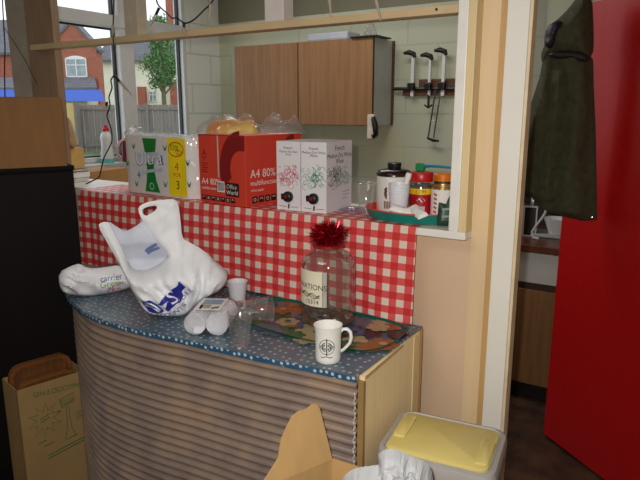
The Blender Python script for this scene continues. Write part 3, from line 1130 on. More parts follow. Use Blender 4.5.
def ridges(s, t):
    a = math.atan2(t + .03, s - .02)
    r = min(1, math.hypot(s - .02, t + .03) / .16)
    w = (fold(a * 7 + 2.2 * nz(s * 7, t * 7, 1)) * .011 + fold(a * 15 + 3.5 * nz(s * 11, t * 11, 4) + 1) * .008) * r
    w += .007 * fold(s * 30 - t * 22 + 4 * nz(s * 10, t * 10, 8)) * (1 - .5 * r)
    return w + .018 * nz(s * 7, t * 7, 2) + .008 * nz(s * 24, t * 24, 5)


def full(t):
    k = min(1, max(0, (.245 - t) / .13))
    return k * k * (3 - 2 * k)


def bfront(s, t, d):
    e = min(1, d / .06)
    k = full(t)
    h = (.030 + .052 * k) * (1 - (1 - e) ** 2) ** .4 if k > 0 else 0
    h = h * k + .004 * min(1, d / .01)
    return h + 1.5 * ridges(s, t) * min(1, d / .025) * (.45 + .55 * k)


bag = thing('carrier_bag', 'large white carrier bag with blue lettering standing on the counter', 'carrier bag')
mb = MB()
puff(mb, [smooth_loop(body, 1), hole], .0048, bfront, lambda s, t, d: .003 + .055 * full(t) * min(1, d / .06) ** .6, bxf)
bobj = mb.build('bag_body', M_bag, bag, smooth=True)
bvh = BVHTree.FromPolygons([Vector(q) for q in mb.v], mb.f)
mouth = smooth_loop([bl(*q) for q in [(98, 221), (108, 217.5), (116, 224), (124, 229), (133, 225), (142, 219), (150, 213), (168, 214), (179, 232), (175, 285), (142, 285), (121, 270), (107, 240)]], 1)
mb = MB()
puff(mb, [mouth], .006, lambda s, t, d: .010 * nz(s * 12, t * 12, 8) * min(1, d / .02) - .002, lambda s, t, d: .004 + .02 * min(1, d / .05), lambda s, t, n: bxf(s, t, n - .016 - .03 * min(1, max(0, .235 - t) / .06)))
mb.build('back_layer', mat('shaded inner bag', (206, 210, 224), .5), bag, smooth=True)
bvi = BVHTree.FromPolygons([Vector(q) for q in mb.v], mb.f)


def onbag(off=.0012, tree=bvh, o=b0, ax=bs, fw=va):
    def f(s, t):
        p = o + ax * s + Vector((0, 0, t)) - fw * .3
        hit = tree.ray_cast(p, fw)
        q = hit[0] if hit[0] else o + ax * s + Vector((0, 0, t)) - fw * .05
        return q - fw * off
    return f


pr = MB()
fb, fb2 = onbag(.0014), onbag(.0022)
def fill_patch(fn, pts, m, st=.008):
    """a printed patch laid over the folds"""
    tmp = MB()
    puff(tmp, [pts], st, lambda s, t, d: 0, None, lambda s, t, n: fn(s, t), m, closed=False)
    pr.add(tmp.v, tmp.f, m)


cq = lambda L: [bl(125 + x / 5.645, 233 + y / 5.645) for x, y in L]
fill_patch(fb, cq([(62, 325), (115, 318), (150, 342), (168, 358), (190, 396), (165, 406), (105, 396), (76, 362)]), 0, .005)
fill_patch(fb, cq([(155, 346), (205, 298), (245, 262), (272, 250), (278, 222), (316, 262), (292, 292), (302, 318), (285, 345), (240, 370), (205, 402), (196, 378), (212, 330), (182, 350)]), 0, .004)
for ch, x, y, a, sz in (('S', 236, 362, 30, .066),):
    q = cq([(x, y)])[0]
    ca, sa = math.cos(R(a)), math.sin(R(a))
    pr.text(ch, sz, lambda x, y, q=q, ca=ca, sa=sa: fb2(q[0] + x * ca - y * sa, q[1] + x * sa + y * ca), 1, stretch=.95)
for L in ([(80, 338), (120, 340), (150, 362), (180, 392)], [(84, 360), (120, 362), (150, 378), (172, 398)]):
    L = cq(L)
    line_ribbon(pr, fb2, [(L[k][0] + (L[k + 1][0] - L[k][0]) * u / 3, L[k][1] + (L[k + 1][1] - L[k][1]) * u / 3) for k in range(3) for u in range(3)], .005, 1)
for ch, px, py, a in zip('DISCOUNTS', (143.5, 147.5, 151, 156.5, 161.5, 167, 172, 176.5, 180), (305.5, 308, 309.5, 310, 310, 308.8, 306.2, 303.5, 300), (-32, -25, -14, -4, 6, 16, 26, 34, 42)):
    q, a = bl(px, py), R(a)
    pr.text(ch, .023, lambda x, y, q=q, a=a: fb2(q[0] + x * math.cos(a) - y * math.sin(a), q[1] + x * math.sin(a) + y * math.cos(a)), 0, 'CENTER')
for i, ch in enumerate('ORE'):
    q, a = bl(180 + 3.6 * i, 292 - 4.0 * i), R(48)
    pr.text(ch, .021, lambda x, y, q=q, a=a: fb2(q[0] + x * math.cos(a) - y * math.sin(a), q[1] + x * math.sin(a) + y * math.cos(a)), 0, 'CENTER')
fi = onbag(.0016, bvi)
pr.build('blue_lettering', [M_blue, M_bag], bag)
pr = MB()
fill_patch(fi, [bl(*q) for q in [(141, 250), (144, 247), (153, 242), (155, 245), (148, 248.5), (156, 246.5), (157, 249), (149, 252), (145, 255)]], 0, .003)
pr.build('inner_print', [mat('pale blue ink', (110, 126, 176), .4)], bag)

# ---- small white bag lying flat, at the left end
s0 = Vector((-1.79, 1.31, ZC))
sv = Vector((s0.x, s0.y, 0)).normalized()
ss = Vector((sv.y, -sv.x, 0))
k2 = .0037
sl = lambda px, py: ((px - 98) * k2, (302.5 - py) * k2 * 1.02)
small = smooth_loop([sl(*q) for q in [(66, 290), (67, 277), (78, 272), (86, 270), (93, 276), (108, 276), (122, 275), (134, 280), (138, 290), (133, 298), (118, 301), (98, 303), (80, 301), (70, 298)]], 1)
sxf = lambda s, t, n: s0 + ss * s - sv * n + Vector((0, 0, t))
mb = MB()
puff(mb, [small], .006, lambda s, t, d: .046 * min(1, d / .05) ** .6 + (.022 * fold(s * 34 + 60 * t + 3 * nz(s * 14, t * 14, 5)) * (1 if s < .0 else .3) + .016 * nz(s * 16, t * 16, 3)) * min(1, d / .02), lambda s, t, d: .05 * min(1, d / .04) ** .5, sxf)
sb = thing('shopping_bag', 'small white shopping bag with green and red lettering lying at the counter end', 'bag')
mb.build('bag_body', M_bag, sb, smooth=True)
bv2 = BVHTree.FromPolygons([Vector(q) for q in mb.v], mb.f)
fs1 = onbag(.0014, bv2, s0, ss, sv)
pr = MB()
q = sl(103, 287)
pr.text('carrier', .027, lambda x, y, q=q: fs1(q[0] + x, q[1] + y + x * .06), 0)
q = sl(102, 292.5)
pr.text('Green', .031, lambda x, y, q=q: fs1(q[0] + x, q[1] + y + x * .05), 1)
q = sl(108, 300)
pr.text('FEE', .034, lambda x, y, q=q: fs1(q[0] + x, q[1] + y + x * .25), 2)
q = sl(101, 296)
tmp = [q, (q[0] + .03, q[1] - .006), (q[0] + .045, q[1] + .008), (q[0] + .03, q[1] + .006)]
poly_decal(pr, fs1, tmp, 0)
pr.build('printed_lettering', [M_blue, mat('green ink', (120, 190, 40), .4), mat('red ink', (200, 36, 60), .4)], sb)

# ---- pack of white cups in clear wrap
cp = thing('cup_pack', 'clear-wrapped pack of white plastic cups lying beside the carrier bag', 'cup pack', (-1.185, 1.235, ZC), R(28))
MW = mat('white cup plastic', (226, 226, 234), .4)
for k, x in enumerate((-.033, .033)):
    mb = MB()
    for i in range(11):
        mb.lathe([(.0, .004), (.020, .004), (.0305, .0), (.0325, -.002), (.0325, -.006), (.029, -.006), (.019, -.001), (0, -.001)], (0, 0, i * .0135), 26)
    mb.lathe([(0, .135), (.020, .135), (.0265, .142), (.024, .16), (0, .16)], (0, 0, 0), 26)
    o = mb.build('cup_sleeve', MW, cp, smooth=True)
    o.location = (x, 0, .0335)
    o.rotation_euler = (R(-90), 0, 0)
hull = [(-.034 + .0345 * math.cos(a), .0345 * math.sin(a)) for a in np.linspace(PI / 2, 3 * PI / 2, 10)] + [(.034 + .0345 * math.cos(a), .0345 * math.sin(a)) for a in np.linspace(-PI / 2, PI / 2, 10)]
mb = MB()
n = len(hull)
vs, fs = [], []
segs = [(-.055, .35, 0), (-.035, .62, 0), (-.012, .96, 0), (.0, 1, 0), (.05, 1.0, 0), (.10, 1.0, 0), (.145, 1, 0), (.165, .9, 0), (.185, .5, 0)]
for y, sc, _ in segs:
    for i, (x, z) in enumerate(hull):
        j = .10 * nz(i * 1.7, y * 40, 0) if y < -.01 or y > .16 else .0
        vs.append((x * (sc + j), y + .01 * nz(i, y * 30, 5) * (1 if j else 0), max(.0006, .0350 + z * (sc * (1 if sc > .9 else .85) + j))))
for a in range(len(segs) - 1):
    for i in range(n):
        i2 = (i + 1) % n
        fs.append((a * n + i, a * n + i2, (a + 1) * n + i2, (a + 1) * n + i))
mb.add(vs, fs)
mb.build('wrapper', film('cup wrap', (.98, .98, .98), .16, .15, body=.05, bump=.8, bscale=40), cp, smooth=True)
p = MB()
fl = plane_fn((0, 0, .0712), (1, 0, 0), (0, 1, 0))
fl2 = plane_fn((0, 0, .0718), (1, 0, 0), (0, 1, 0))
rect_decal(p, fl, -.040, .040, .010, .125, 0)
rect_decal(p, fl2, -.030, .030, .066, .112, 1)
rect_decal(p, fl2, -.030, .004, .028, .062, 2)
poly_decal(p, fl2, [(-.030, .060), (-.026, .020), (-.020, .020), (-.022, .060)], 3)
poly_decal(p, fl2, [(.010, .022), (.030, .030), (.030, .05), (.008, .04)], 4)
p.build('printed_label', [M_paper, mat('label blue grey', (136, 156, 178), .4, var=.2), mat('label beige', (170, 156, 140), .5), mat('label navy', (40, 40, 92), .4), mat('label brown', (120, 100, 90), .5)], cp)

# ---- cups
o = tag(MB().lathe([(0, .002), (.024, .002), (.025, 0), (.0335, .070), (.036, .071), (.036, .075), (.0325, .075), (.024, .004), (0, .004)], seg=32).build('white_cup', MW, smooth=True),
        'white plastic cup upright by the cloth, right of the carrier bag', 'cup')
o.location = (-1.31, 1.525, ZC)
t = thing('small_plate', 'pink translucent plastic dish below the white cup', 'dish', (-1.235, 1.46, ZC))
MB().lathe([(0, .001), (.03, .001), (.042, .022), (.045, .022), (.031, 0), (0, 0)], seg=28).build('dish', film('pink clear plastic', (.95, .82, .82), .15, .1, body=.35, bodycol=(220, 180, 176)), t, smooth=True)
o = tag(clear_cup(.100, .024, .0355).build('clear_cup', M_clear, smooth=True), 'clear plastic cup standing upright at the counter front', 'cup')
o.location = (-1.045, 1.225, ZC)
o = tag(clear_cup(.100, .026, .040).build('clear_cup', film('clear plastic two', (.95, .95, .94), .22, .08, body=.06), smooth=True), 'clear plastic cup lying on its side by the floral tray', 'cup')
o.location = (-1.165, 1.365, ZC + .042)
o.rotation_euler = (0, R(84), R(22))
# ---- floral tray
fx = [(-1.13, 1.345), (-.77, 1.335), (-.69, 1.38), (-.675, 1.52), (-.70, 1.625), (-1.16, 1.635), (-1.235, 1.59), (-1.235, 1.41)]
fx = smooth_loop(fx, 2)
cxy = (sum(x for x, y in fx) / len(fx), sum(y for x, y in fx) / len(fx))
ft = thing('floral_tray', 'teal tray printed with orange, blue and cream flowers under the glass jar', 'tray', (cxy[0], cxy[1], ZC))
loc = [(x - cxy[0], y - cxy[1]) for x, y in fx]
inn = [(x * .965, y * .92) for x, y in loc]
mb = MB()
mb.prism(inn, 0, .003)
nn = len(loc)
mb.add([(x, y, .0) for x, y in inn] + [(x, y, .010) for x, y in loc] + [(x * .985, y * .965, .0105) for x, y in loc] + [(x, y, .003) for x, y in [(x * .96, y * .91) for x, y in loc]],
       [(a * nn + i, a * nn + (i + 1) % nn, (a + 1) * nn + (i + 1) % nn, (a + 1) * nn + i) for a in range(3) for i in range(nn)])
mb.build('tray_body', mat('teal melamine', (18, 82, 72), .3, var=.15, scale=12), ft)
p = MB()
rnd = random.Random(3)
pts = []
tries = 0
while len(pts) < 60 and tries < 5000:
    tries += 1
    x, y = rnd.uniform(-.27, .26), rnd.uniform(-.125, .125)
    if not _inside(np.array([[x, y]]), [[(a * .93, b * .88) for a, b in loc]])[0]:
        continue
    if all(math.hypot(x - a, y - b) > .045 for a, b, c in pts):
        pts.append((x, y, rnd.choice([0, 1, 2, 2, 3, 4, 5, 5, 1])))
for x, y, c in pts:
    r = rnd.uniform(.030, .046)
    npet = 6
    a0 = rnd.uniform(0, 6)
    out = []
    for i in range(48):
        a = 2 * PI * i / 48
        out.append((x + r * (.70 + .30 * abs(math.cos(npet / 2 * a)) ** .6) * math.cos(a + a0), y + r * (.70 + .30 * abs(math.cos(npet / 2 * a)) ** .6) * math.sin(a + a0)))
    zz = .0034 + .00006 * pts.index((x, y, c))
    p.add([(*q, zz) for q in out], [tuple(range(48))], c)
    if pts.index((x, y, c)) % 3 == 0:
        p.add([(x + r * .28 * math.cos(2 * PI * i / 16), y + r * .28 * math.sin(2 * PI * i / 16), .0074) for i in range(16)], [tuple(range(16))], (c + 2) % 6)
p.build('flower_print', [mat('orange petals', (150, 90, 34), .35), mat('blue petals', (58, 84, 112), .35), mat('cream petals', (168, 150, 112), .35), mat('dark petals', (44, 30, 34), .35),
                         mat('green petals', (26, 92, 52), .35), mat('grey blue petals', (88, 100, 112), .35)], ft)

# ---- sweet jar with tinsel
jz = ZC + .0048
jar = thing('sweet_jar', 'large clear glass jar with a handwritten DONATIONS label', 'jar', (-.935, 1.515, jz))
JR = .084
prof = [(0, .004), (JR * .9, .003), (JR * .99, .010), (JR, .022), (JR, .175), (JR * .985, .190), (JR * .92, .206), (JR * .78, .219), (JR * .62, .226), (JR * .54, .231), (JR * .54, .240)]
inner = [(r - .003 if r > .004 else 0, z + (.004 if i < 2 else 0)) for i, (r, z) in enumerate(prof)]
M_glass = film('jar glass', (.93, .94, .92), .26, .04, body=.05, bodycol=(200, 200, 190))
MB().shell(prof, seg=48).build('glass_body', M_glass, jar, smooth=True)
MB().lathe([(JR * .54, .2405), (JR * .58, .2405), (JR * .58, .248), (JR * .55, .250), (0, .250)], seg=36).build('lid', mat('red lid', (140, 14, 22), .4), jar, smooth=True)
mb = MB()
for i in range(34):
    a, r = rnd.uniform(0, 6.28), JR * .88 * math.sqrt(rnd.random()) - .012
    r = max(r, 0)
    M = Matrix.Rotation(rnd.uniform(-.5, .5), 3, 'X') @ Matrix.Rotation(rnd.uniform(-.5, .5), 3, 'Y')
    z = .008 + rnd.uniform(.002, .032)
    k = 14
    ring = [M @ Vector((.0115 * math.cos(2 * PI * j / k), .0115 * math.sin(2 * PI * j / k), zz)) + Vector((r * math.cos(a), r * math.sin(a), z)) for zz in (0, .002) for j in range(k)]
    mb.add(ring, [tuple(range(k - 1, -1, -1)), tuple(range(k, 2 * k))] + [(j, (j + 1) % k, k + (j + 1) % k, k + j) for j in range(k)], i % 2)
mb.lathe([(0, .0075), (JR * .93, .0075), (JR * .93, .016), (0, .02)], seg=30, m=0)
o = mb.build('coins', [mat('copper coins', (120, 76, 48), .4, .6), mat('silver coins', (150, 146, 138), .35, .8)], jar)
o['kind'] = 'stuff'
p = MB()
jf = lambda off, a0: (lambda x, y: Vector((( JR + off) * math.sin(a0 + x / JR), -(JR + off) * math.cos(a0 + x / JR), y)))
A0 = R(11)
f0, f1 = jf(.0005, A0), jf(.0011, A0)
rect_decal(p, f0, -.088, .012, .072, .180, 0, 20)
rect_decal(p, f0, .013, .026, .072, .180, 2, 4)
p.text('DONATIONS', .0235, lambda x, y: f1(-.106 + x * .95, .126 + y - x * .02), 1)
for j in range(3):
    line_ribbon(p, f1, [(-.085 + i * .006, .116 - j * .005 + .003 * math.sin(i * 1.3 + j) - i * .0006) for i in range(16)], .0022, 1)
p.text('15314', .0190, lambda x, y: f1(-.046 + x, .080 + y), 1)
p.build('paper_label', [mat('cream label', (232, 222, 196), .6, var=.03), M_ink, mat('pale label edge', (178, 176, 166), .5)], jar)

# tinsel
mb = MB()
rnd = random.Random(11)
for i in range(2200):
    a, u = rnd.uniform(0, 6.28), rnd.uniform(-1, 1)
    q = math.sqrt(1 - u * u)
    d = Vector((q * math.cos(a), q * math.sin(a), u * .95))
    c = Vector((rnd.uniform(-.026, .026), rnd.uniform(-.022, .022), .026 + rnd.uniform(-.008, .010)))
    l = rnd.uniform(.026, .044)
    p0, p1 = c + d * .004, c + d * l
    if p1.z < .001 and p1.xy.length < .052:
        p1.z = .001
    w = d.orthogonal().normalized()
    w = (Matrix.Rotation(rnd.uniform(0, 3.1), 3, d) @ w) * .0011
    mid = (p0 + p1) / 2 + Vector((rnd.gauss(0, .003), rnd.gauss(0, .003), rnd.gauss(0, .002)))
    mb.add([p0 - w, p0 + w, mid + w, mid - w, p1 + w * .6, p1 - w * .6], [(0, 1, 2, 3), (3, 2, 4, 5)])
o = tag(mb.build('tinsel', mat('red foil', (160, 8, 28), .22, .75, var=.25, scale=60)), 'bunch of red tinsel on top of the glass jar', 'tinsel')
o.location = (-.935, 1.515, jz + .2505)

# ---- mug
mug = thing('mug', 'white china mug with a round black emblem near the counter corner', 'mug', (-.785, 1.272, ZC), R(4))
MR = .0345
M_china = mat('white glazed china', (238, 236, 230), .12, var=.01)
MB().lathe([(0, .003), (MR * .86, .003), (MR * .9, 0), (MR * .96, .002), (MR * .985, .012), (MR, .06), (MR * 1.02, .080), (MR * 1.10, .098), (MR * 1.11, .0995), (MR * 1.07, .0995), (MR * .95, .08), (MR * .92, .010), (0, .007)], seg=48).build('cup', M_china, mug, smooth=True)
hp = [(.033, 0, .081), (.040, 0, .088), (.050, 0, .0885), (.059, 0, .080), (.0615, 0, .066), (.058, 0, .050), (.050, 0, .040), (.042, 0, .031), (.034, 0, .026)]
hd = Matrix.Rotation(R(24), 3, 'Z')
MB().tube([hd @ Vector(q) for q in hp], .0042, 10, flat=1.25).build('handle', M_china, mug, smooth=True)
p = MB()
fm = lambda x, y: Vector(((MR + .0007) * math.sin(R(22) + 1.22 * x / MR), -(MR + .0007) * math.cos(R(22) + 1.22 * x / MR), .049 + 1.22 * y))
arc_ribbon(p, fm, 0, 0, .0165, 0, 2 * PI, .0013, 0, 40)
line_ribbon(p, fm, [(0, -.019 + i * .0042) for i in range(10)], .0022)
arc_ribbon(p, fm, 0, 0, .0105, R(15), R(75), .0016, 0, 10)
arc_ribbon(p, fm, 0, 0, .0105, R(105), R(165), .0016, 0, 10)
arc_ribbon(p, fm, 0, 0, .0105, R(195), R(255), .0016, 0, 10)
arc_ribbon(p, fm, 0, 0, .0105, R(285), R(345), .0016, 0, 10)
for x, y in ((-.007, .004), (.006, .004), (-.006, -.005), (.006, -.004), (-.011, 0), (.011, 0)):
    arc_ribbon(p, fm, x, y, .003, 0, 2 * PI, .0013, 0, 10)
    line_ribbon(p, fm, [(x - .004, y - .001), (x + .004, y + .001)], .0012)
line_ribbon(p, fm, [(-.0125 + i * .0025, -.0225 - .0012 * math.sin(i)) for i in range(11)], .0016)
p.build('emblem', M_ink, mug)

# ------------------------------------------------------------------ floor things
# bin
bn = thing('pedal_bin', 'grey plastic bin with a yellow lid beside the counter end', 'bin', (-.492, 1.372, 0), R(7.5))
bw, bd = .300, .252


def rrect(w, d, r, n=6):
    out = []
    for cx, cy, a0 in ((w / 2 - r, d / 2 - r, 0), (-w / 2 + r, d / 2 - r, 90), (-w / 2 + r, -d / 2 + r, 180), (w / 2 - r, -d / 2 + r, 270)):
        out += [(cx + r * math.cos(R(a0 + 90 * k / n)), cy + r * math.sin(R(a0 + 90 * k / n))) for k in range(n + 1)]
    return out


def loft(mb, rings, m=0, cap=True):
    n = len(rings[0])
    o = len(mb.v)
    for rg_ in rings:
        mb.v += [tuple(q) for q in rg_]
    for a in range(len(rings) - 1):
        for i in range(n):
            j = (i + 1) % n
            mb.f.append((o + a * n + i, o + a * n + j, o + (a + 1) * n + j, o + (a + 1) * n + i))
            mb.mi.append(m)
    if cap:
        mb.f.append(tuple(o + i for i in range(n - 1, -1, -1)))
        mb.f.append(tuple(o + (len(rings) - 1) * n + i for i in range(n)))
        mb.mi += [m, m]


ring = lambda w, d, r, z: [(x, y, z) for x, y in rrect(w, d, r)]
mb = MB()
loft(mb, [ring(.20, .18, .03, 0), ring(.245, .215, .035, .66), ring(.247, .217, .035, .705)])
mb.build('bin_body', mat('dark grey bin', (62, 60, 62), .45, var=.08), bn, smooth=True)
mb = MB()
loft(mb, [ring(bw - .006, bd - .006, .04, .695), ring(bw, bd, .042, .702), ring(bw, bd, .042, .745), ring(bw - .008, bd - .008, .04, .756), ring(bw - .028, bd - .028, .034, .759), ring(bw - .036, bd - .036, .03, .754)])
mb.build('lid_frame', mat('pale grey plastic', (176, 172, 168), .4, var=.04), bn, smooth=True)
mb = MB()
loft(mb, [ring(bw - .042, bd - .050, .022, .754), ring(bw - .042, bd - .050, .022, .759), ring(bw - .050, bd - .058, .02, .762)])
M_yel = mat('yellow plastic', (226, 208, 128), .4, var=.05, scale=6)
mb.build('lid_flap', M_yel, bn, smooth=True)
for sx in (-1, 1):
    mb = MB()
    rr = rrect(.034, .120, .012)
    loft(mb, [[(x + sx * .110, y + .0 + (.02 if sx < 0 else -.02), .7622) for x, y in rr], [(x + sx * .110, y + (.02 if sx < 0 else -.02), .7662) for x, y in rr], [(x * .86 + sx * .110, y * .95 + (.02 if sx < 0 else -.02), .768) for x, y in rr]])
    mb.build('lid_catch', M_yel, bn, smooth=True)

# torn carton in front of the counter
tb = thing('torn_carton', 'torn open cardboard carton with a jagged flap in front of the counter', 'box')
th = .004
c1 = Vector((-.685, 1.127, 0))
bx = Vector((1, 0.05, 0)).normalized()
by = Vector((-.36, -.93, 0)).normalized()
Lw, Dw, Hh = .265, .30, .769
M_inner = mat('carton inside', (196, 158, 104), .8, var=.06, scale=9, stretch=(3, 3, .6))


def panel(a, b, name, z0=0, z1=Hh):
    d = (b - a)
    nrm = Vector((-d.y, d.x, 0)).normalized() * th
    return MB().add([a + Vector((0, 0, z0)), b + Vector((0, 0, z0)), b + nrm + Vector((0, 0, z0)), a + nrm + Vector((0, 0, z0)), a + Vector((0, 0, z1)), b + Vector((0, 0, z1)), b + nrm + Vector((0, 0, z1)), a + nrm + Vector((0, 0, z1))],
                    [(0, 3, 2, 1), (4, 5, 6, 7), (0, 1, 5, 4), (1, 2, 6, 5), (2, 3, 7, 6), (3, 0, 4, 7)])


P0, P1, P2, P3 = c1, c1 + bx * Lw, c1 + bx * Lw + by * Dw, c1 + by * Dw
for a, b in ((P0, P1), (P1, P2), (P2, P3), (P3, P0)):
    panel(a, b, 'side').build('side_panel', M_inner, tb)
MB().add([Vector((*p.xy, .004)) for p in (P0, P1, P2, P3)], [(0, 1, 2, 3)]).build('base', M_inner, tb)
# the jagged flap: rises from the left wall, leaning outward
flap = MB()
out_dir = Vector((by.y, -by.x, 0)).normalized()
if out_dir.x > 0:
    out_dir = -out_dir
out_dir = Vector((-.93, .36, 0)) * .10
fpts = [(0, 0), (.008, .060), (.018, .130), (.026, .142), (.036, .144), (.052, .138), (.077, .139), (.097, .132), (.116, .112), (.133, .090), (.141, .070), (.147, .052), (.165, .036), (.187, .018), (.205, 0)]
vs = []
for s, t in fpts:
    p = P0 + by * s + Vector((0, 0, Hh + t)) + out_dir * (t / .12) * .25
    vs.append(p)
nrm = Vector((-by.y, by.x, 0)).normalized() * th
k = len(vs)
flap.add(vs + [q + nrm for q in vs], [tuple(range(k)), tuple(range(2 * k - 1, k - 1, -1))] + [(i, k + i, k + (i + 1) % k, (i + 1) % k) for i in range(k)])
flap.build('torn_flap', M_inner, tb)
# white plastic bag bulging out of the carton
g0 = Vector((-.505, 1.068, .672))
gv = Vector((g0.x, g0.y, 0)).normalized()
gs = Vector((gv.y, -gv.x, 0))
gl_ = lambda px, py: ((px - 388) * .00212, (480 - py) * .00216 + .135)
lump = smooth_loop([gl_(*q) for q in [(338, 520), (340, 482), (350, 470), (362, 466), (372, 464), (380, 462), (377, 452), (382, 446), (392, 443), (402, 446), (416, 452), (424, 454), (432, 462), (435, 480), (434, 520)]], 1)
mb = MB()
puff(mb, [lump], .0065, lambda s, t, d: .045 * min(1, d / .04) ** .5 + (.030 * fold(s * 40 + t * 26 + 6 * nz(s * 14, t * 14, 2)) + .012 * fold(s * 90 - t * 60 + 5 * nz(s * 25, t * 25, 7)) + .030 * nz(s * 13, t * 13, 4)) * min(1, d / .012), lambda s, t, d: .04 * min(1, d / .05) ** .6,
     lambda s, t, n: g0 + gs * s - gv * n + Vector((0, 0, t)))
tag(mb.build('bin_bag', mat('translucent white plastic', (198, 200, 205), .4, var=.03)), 'crumpled white plastic bag bulging out of the torn carton', 'plastic bag')

# carton with green print, at the left
CO = Vector((-2.120, 1.163, 0))
CU = (.22, .975)
ct = thing('printed_carton', 'open brown carton with green starburst printing left of the counter', 'carton', CO, 0)
cu = Vector((CU[0], CU[1], 0)).normalized()
cn = Vector((-cu.y, cu.x, 0))      # towards the back
CL, CDp, CH = .27, .16, .55
th = .005
corn = [Vector((0, 0, 0)), cu * CL, cu * CL + cn * CDp, cn * CDp]


def cwall(a, b, z1a, z1b):
    d = b - a
    cen = (corn[0] + corn[2]) / 2
    nrm = Vector((-d.y, d.x, 0)).normalized() * th
    if (a + nrm - cen).length > (a - cen).length:
        nrm = -nrm
    V = [a, b, b + nrm, a + nrm]
    zt = [z1a, z1b, z1b, z1a]
    return MB().add(V + [V[i] + Vector((0, 0, zt[i])) for i in range(4)], [(0, 3, 2, 1), (4, 5, 6, 7), (0, 1, 5, 4), (1, 2, 6, 5), (2, 3, 7, 6), (3, 0, 4, 7)])


M_carton = mat('dull brown carton', (168, 136, 88), .8, var=.06, scale=8)
for i in range(4):
    cwall(corn[i], corn[(i + 1) % 4], CH, CH).build('side_panel', M_carton, ct)
MB().add([c + Vector((0, 0, .004)) for c in corn], [(0, 1, 2, 3)]).build('base', M_carton, ct)
p = MB()
pf = plane_fn((0, 0, 0), cu, (0, 0, 1), .0008)
fcn = lambda x, y: pf(x * .60 - .004, CH - (CH - y) * .66)
p.text('GENUS CROCOSMIA', .046, lambda x, y: fcn(.105 + x * .74, CH - .075 + y - x * .05), 0)
cx, cy = .165, CH - .235
star = []
for i in range(20):
    a = 2 * PI * i / 20 + .2
    r = .115 if i % 2 == 0 else .055
    r *= 1 + .18 * nz(i * 3.1, 0, 0)
    star.append((cx + r * .95 * math.cos(a), cy + r * math.sin(a)))
line_ribbon(p, fcn, star + [star[0]], .006, 0)
for k in range(2):
    line_ribbon(p, fcn, [(cx - .030 + i * .010, cy - .016 + .022 * k + i * .003 + .008 * (i % 2)) for i in range(7)], .006, 0)
# drawn plant with a slab head and a tall stem
sx, sy = .315, CH - .14
line_ribbon(p, fcn, [(sx - .045, sy), (sx + .05, sy + .02), (sx + .05, sy - .03), (sx - .04, sy - .055), (sx - .045, sy)], .005, 0)
for i in range(9):
    line_ribbon(p, fcn, [(sx - .04 + i * .01, sy - .005), (sx - .037 + i * .01, sy - .045)], .003, 0)
for dx in (-.008, .010):
    line_ribbon(p, fcn, [(sx + dx, sy - .05), (sx + dx * 1.1, sy - .13), (sx + dx * 1.6, sy - .20), (sx + dx * 4, sy - .27)], .004, 0)
line_ribbon(p, fcn, [(sx - .03, sy - .275), (sx + .05, sy - .265)], .006, 0)
for i in range(4):
    line_ribbon(p, fcn, [(sx + .055, sy - .12 - i * .016), (sx + .105 - (i % 2) * .02, sy - .115 - i * .016)], .004, 0)
for i in range(2):
    line_ribbon(p, fcn, [(.11 + i * .03, CH - .375 - i * .03), (.16 + i * .05, CH - .370 - i * .03)], .006, 0)
for i in range(2):
    line_ribbon(p, fcn, [(.16, CH - .475 - i * .02), (.30, CH - .455 - i * .02), (.43, CH - .44 - i * .02)], .007, 0)
p.build('green_printing', mat('green print', (40, 108, 62), .7), ct)
# round-cornered wooden trays standing in the carton
M_wt = wood('brown tray wood', (150, 96, 50), (112, 68, 34), 'x', .4)
M_wi = wood('inner tray wood', (140, 92, 50), (96, 58, 32), 'z', .45)
for back, hh, ww, lb in ((.128, .60, .245, 'brown round-cornered wooden tray standing at the back of the printed carton'), (.062, .556, .235, 'lower brown wooden tray standing in front of the other in the printed carton')):
    wt = thing('wooden_tray', lb, 'tray', CO + cn * back + cu * .135 + Vector((0, 0, .005)), math.atan2(cu.y, cu.x), 'wooden trays in the printed carton')
    out = rrect(ww, hh, .05)
    ins_ = rrect(ww - .03, hh - .03, .04)
    n = len(out)
    zc = hh / 2
    mb = MB()
    mb.add([(x, 0, y + zc) for x, y in out] + [(x, 0, y + zc) for x, y in ins_] + [(x, -.022, y + zc) for x, y in out] + [(x, -.022, y + zc) for x, y in ins_],
           [(i, (i + 1) % n, n + (i + 1) % n, n + i) for i in range(n)] + [(2 * n + i, 3 * n + i, 3 * n + (i + 1) % n, 2 * n + (i + 1) % n) for i in range(n)] +
           [(i, 2 * n + i, 2 * n + (i + 1) % n, (i + 1) % n) for i in range(n)] + [(n + i, n + (i + 1) % n, 3 * n + (i + 1) % n, 3 * n + i) for i in range(n)])
    mb.build('rim', M_wt, wt)
    MB().slab([(x, y + zc) for x, y in ins_], (0, -.002, 0), (1, 0, 0), (0, 0, 1), -.006).build('panel', M_wi, wt)

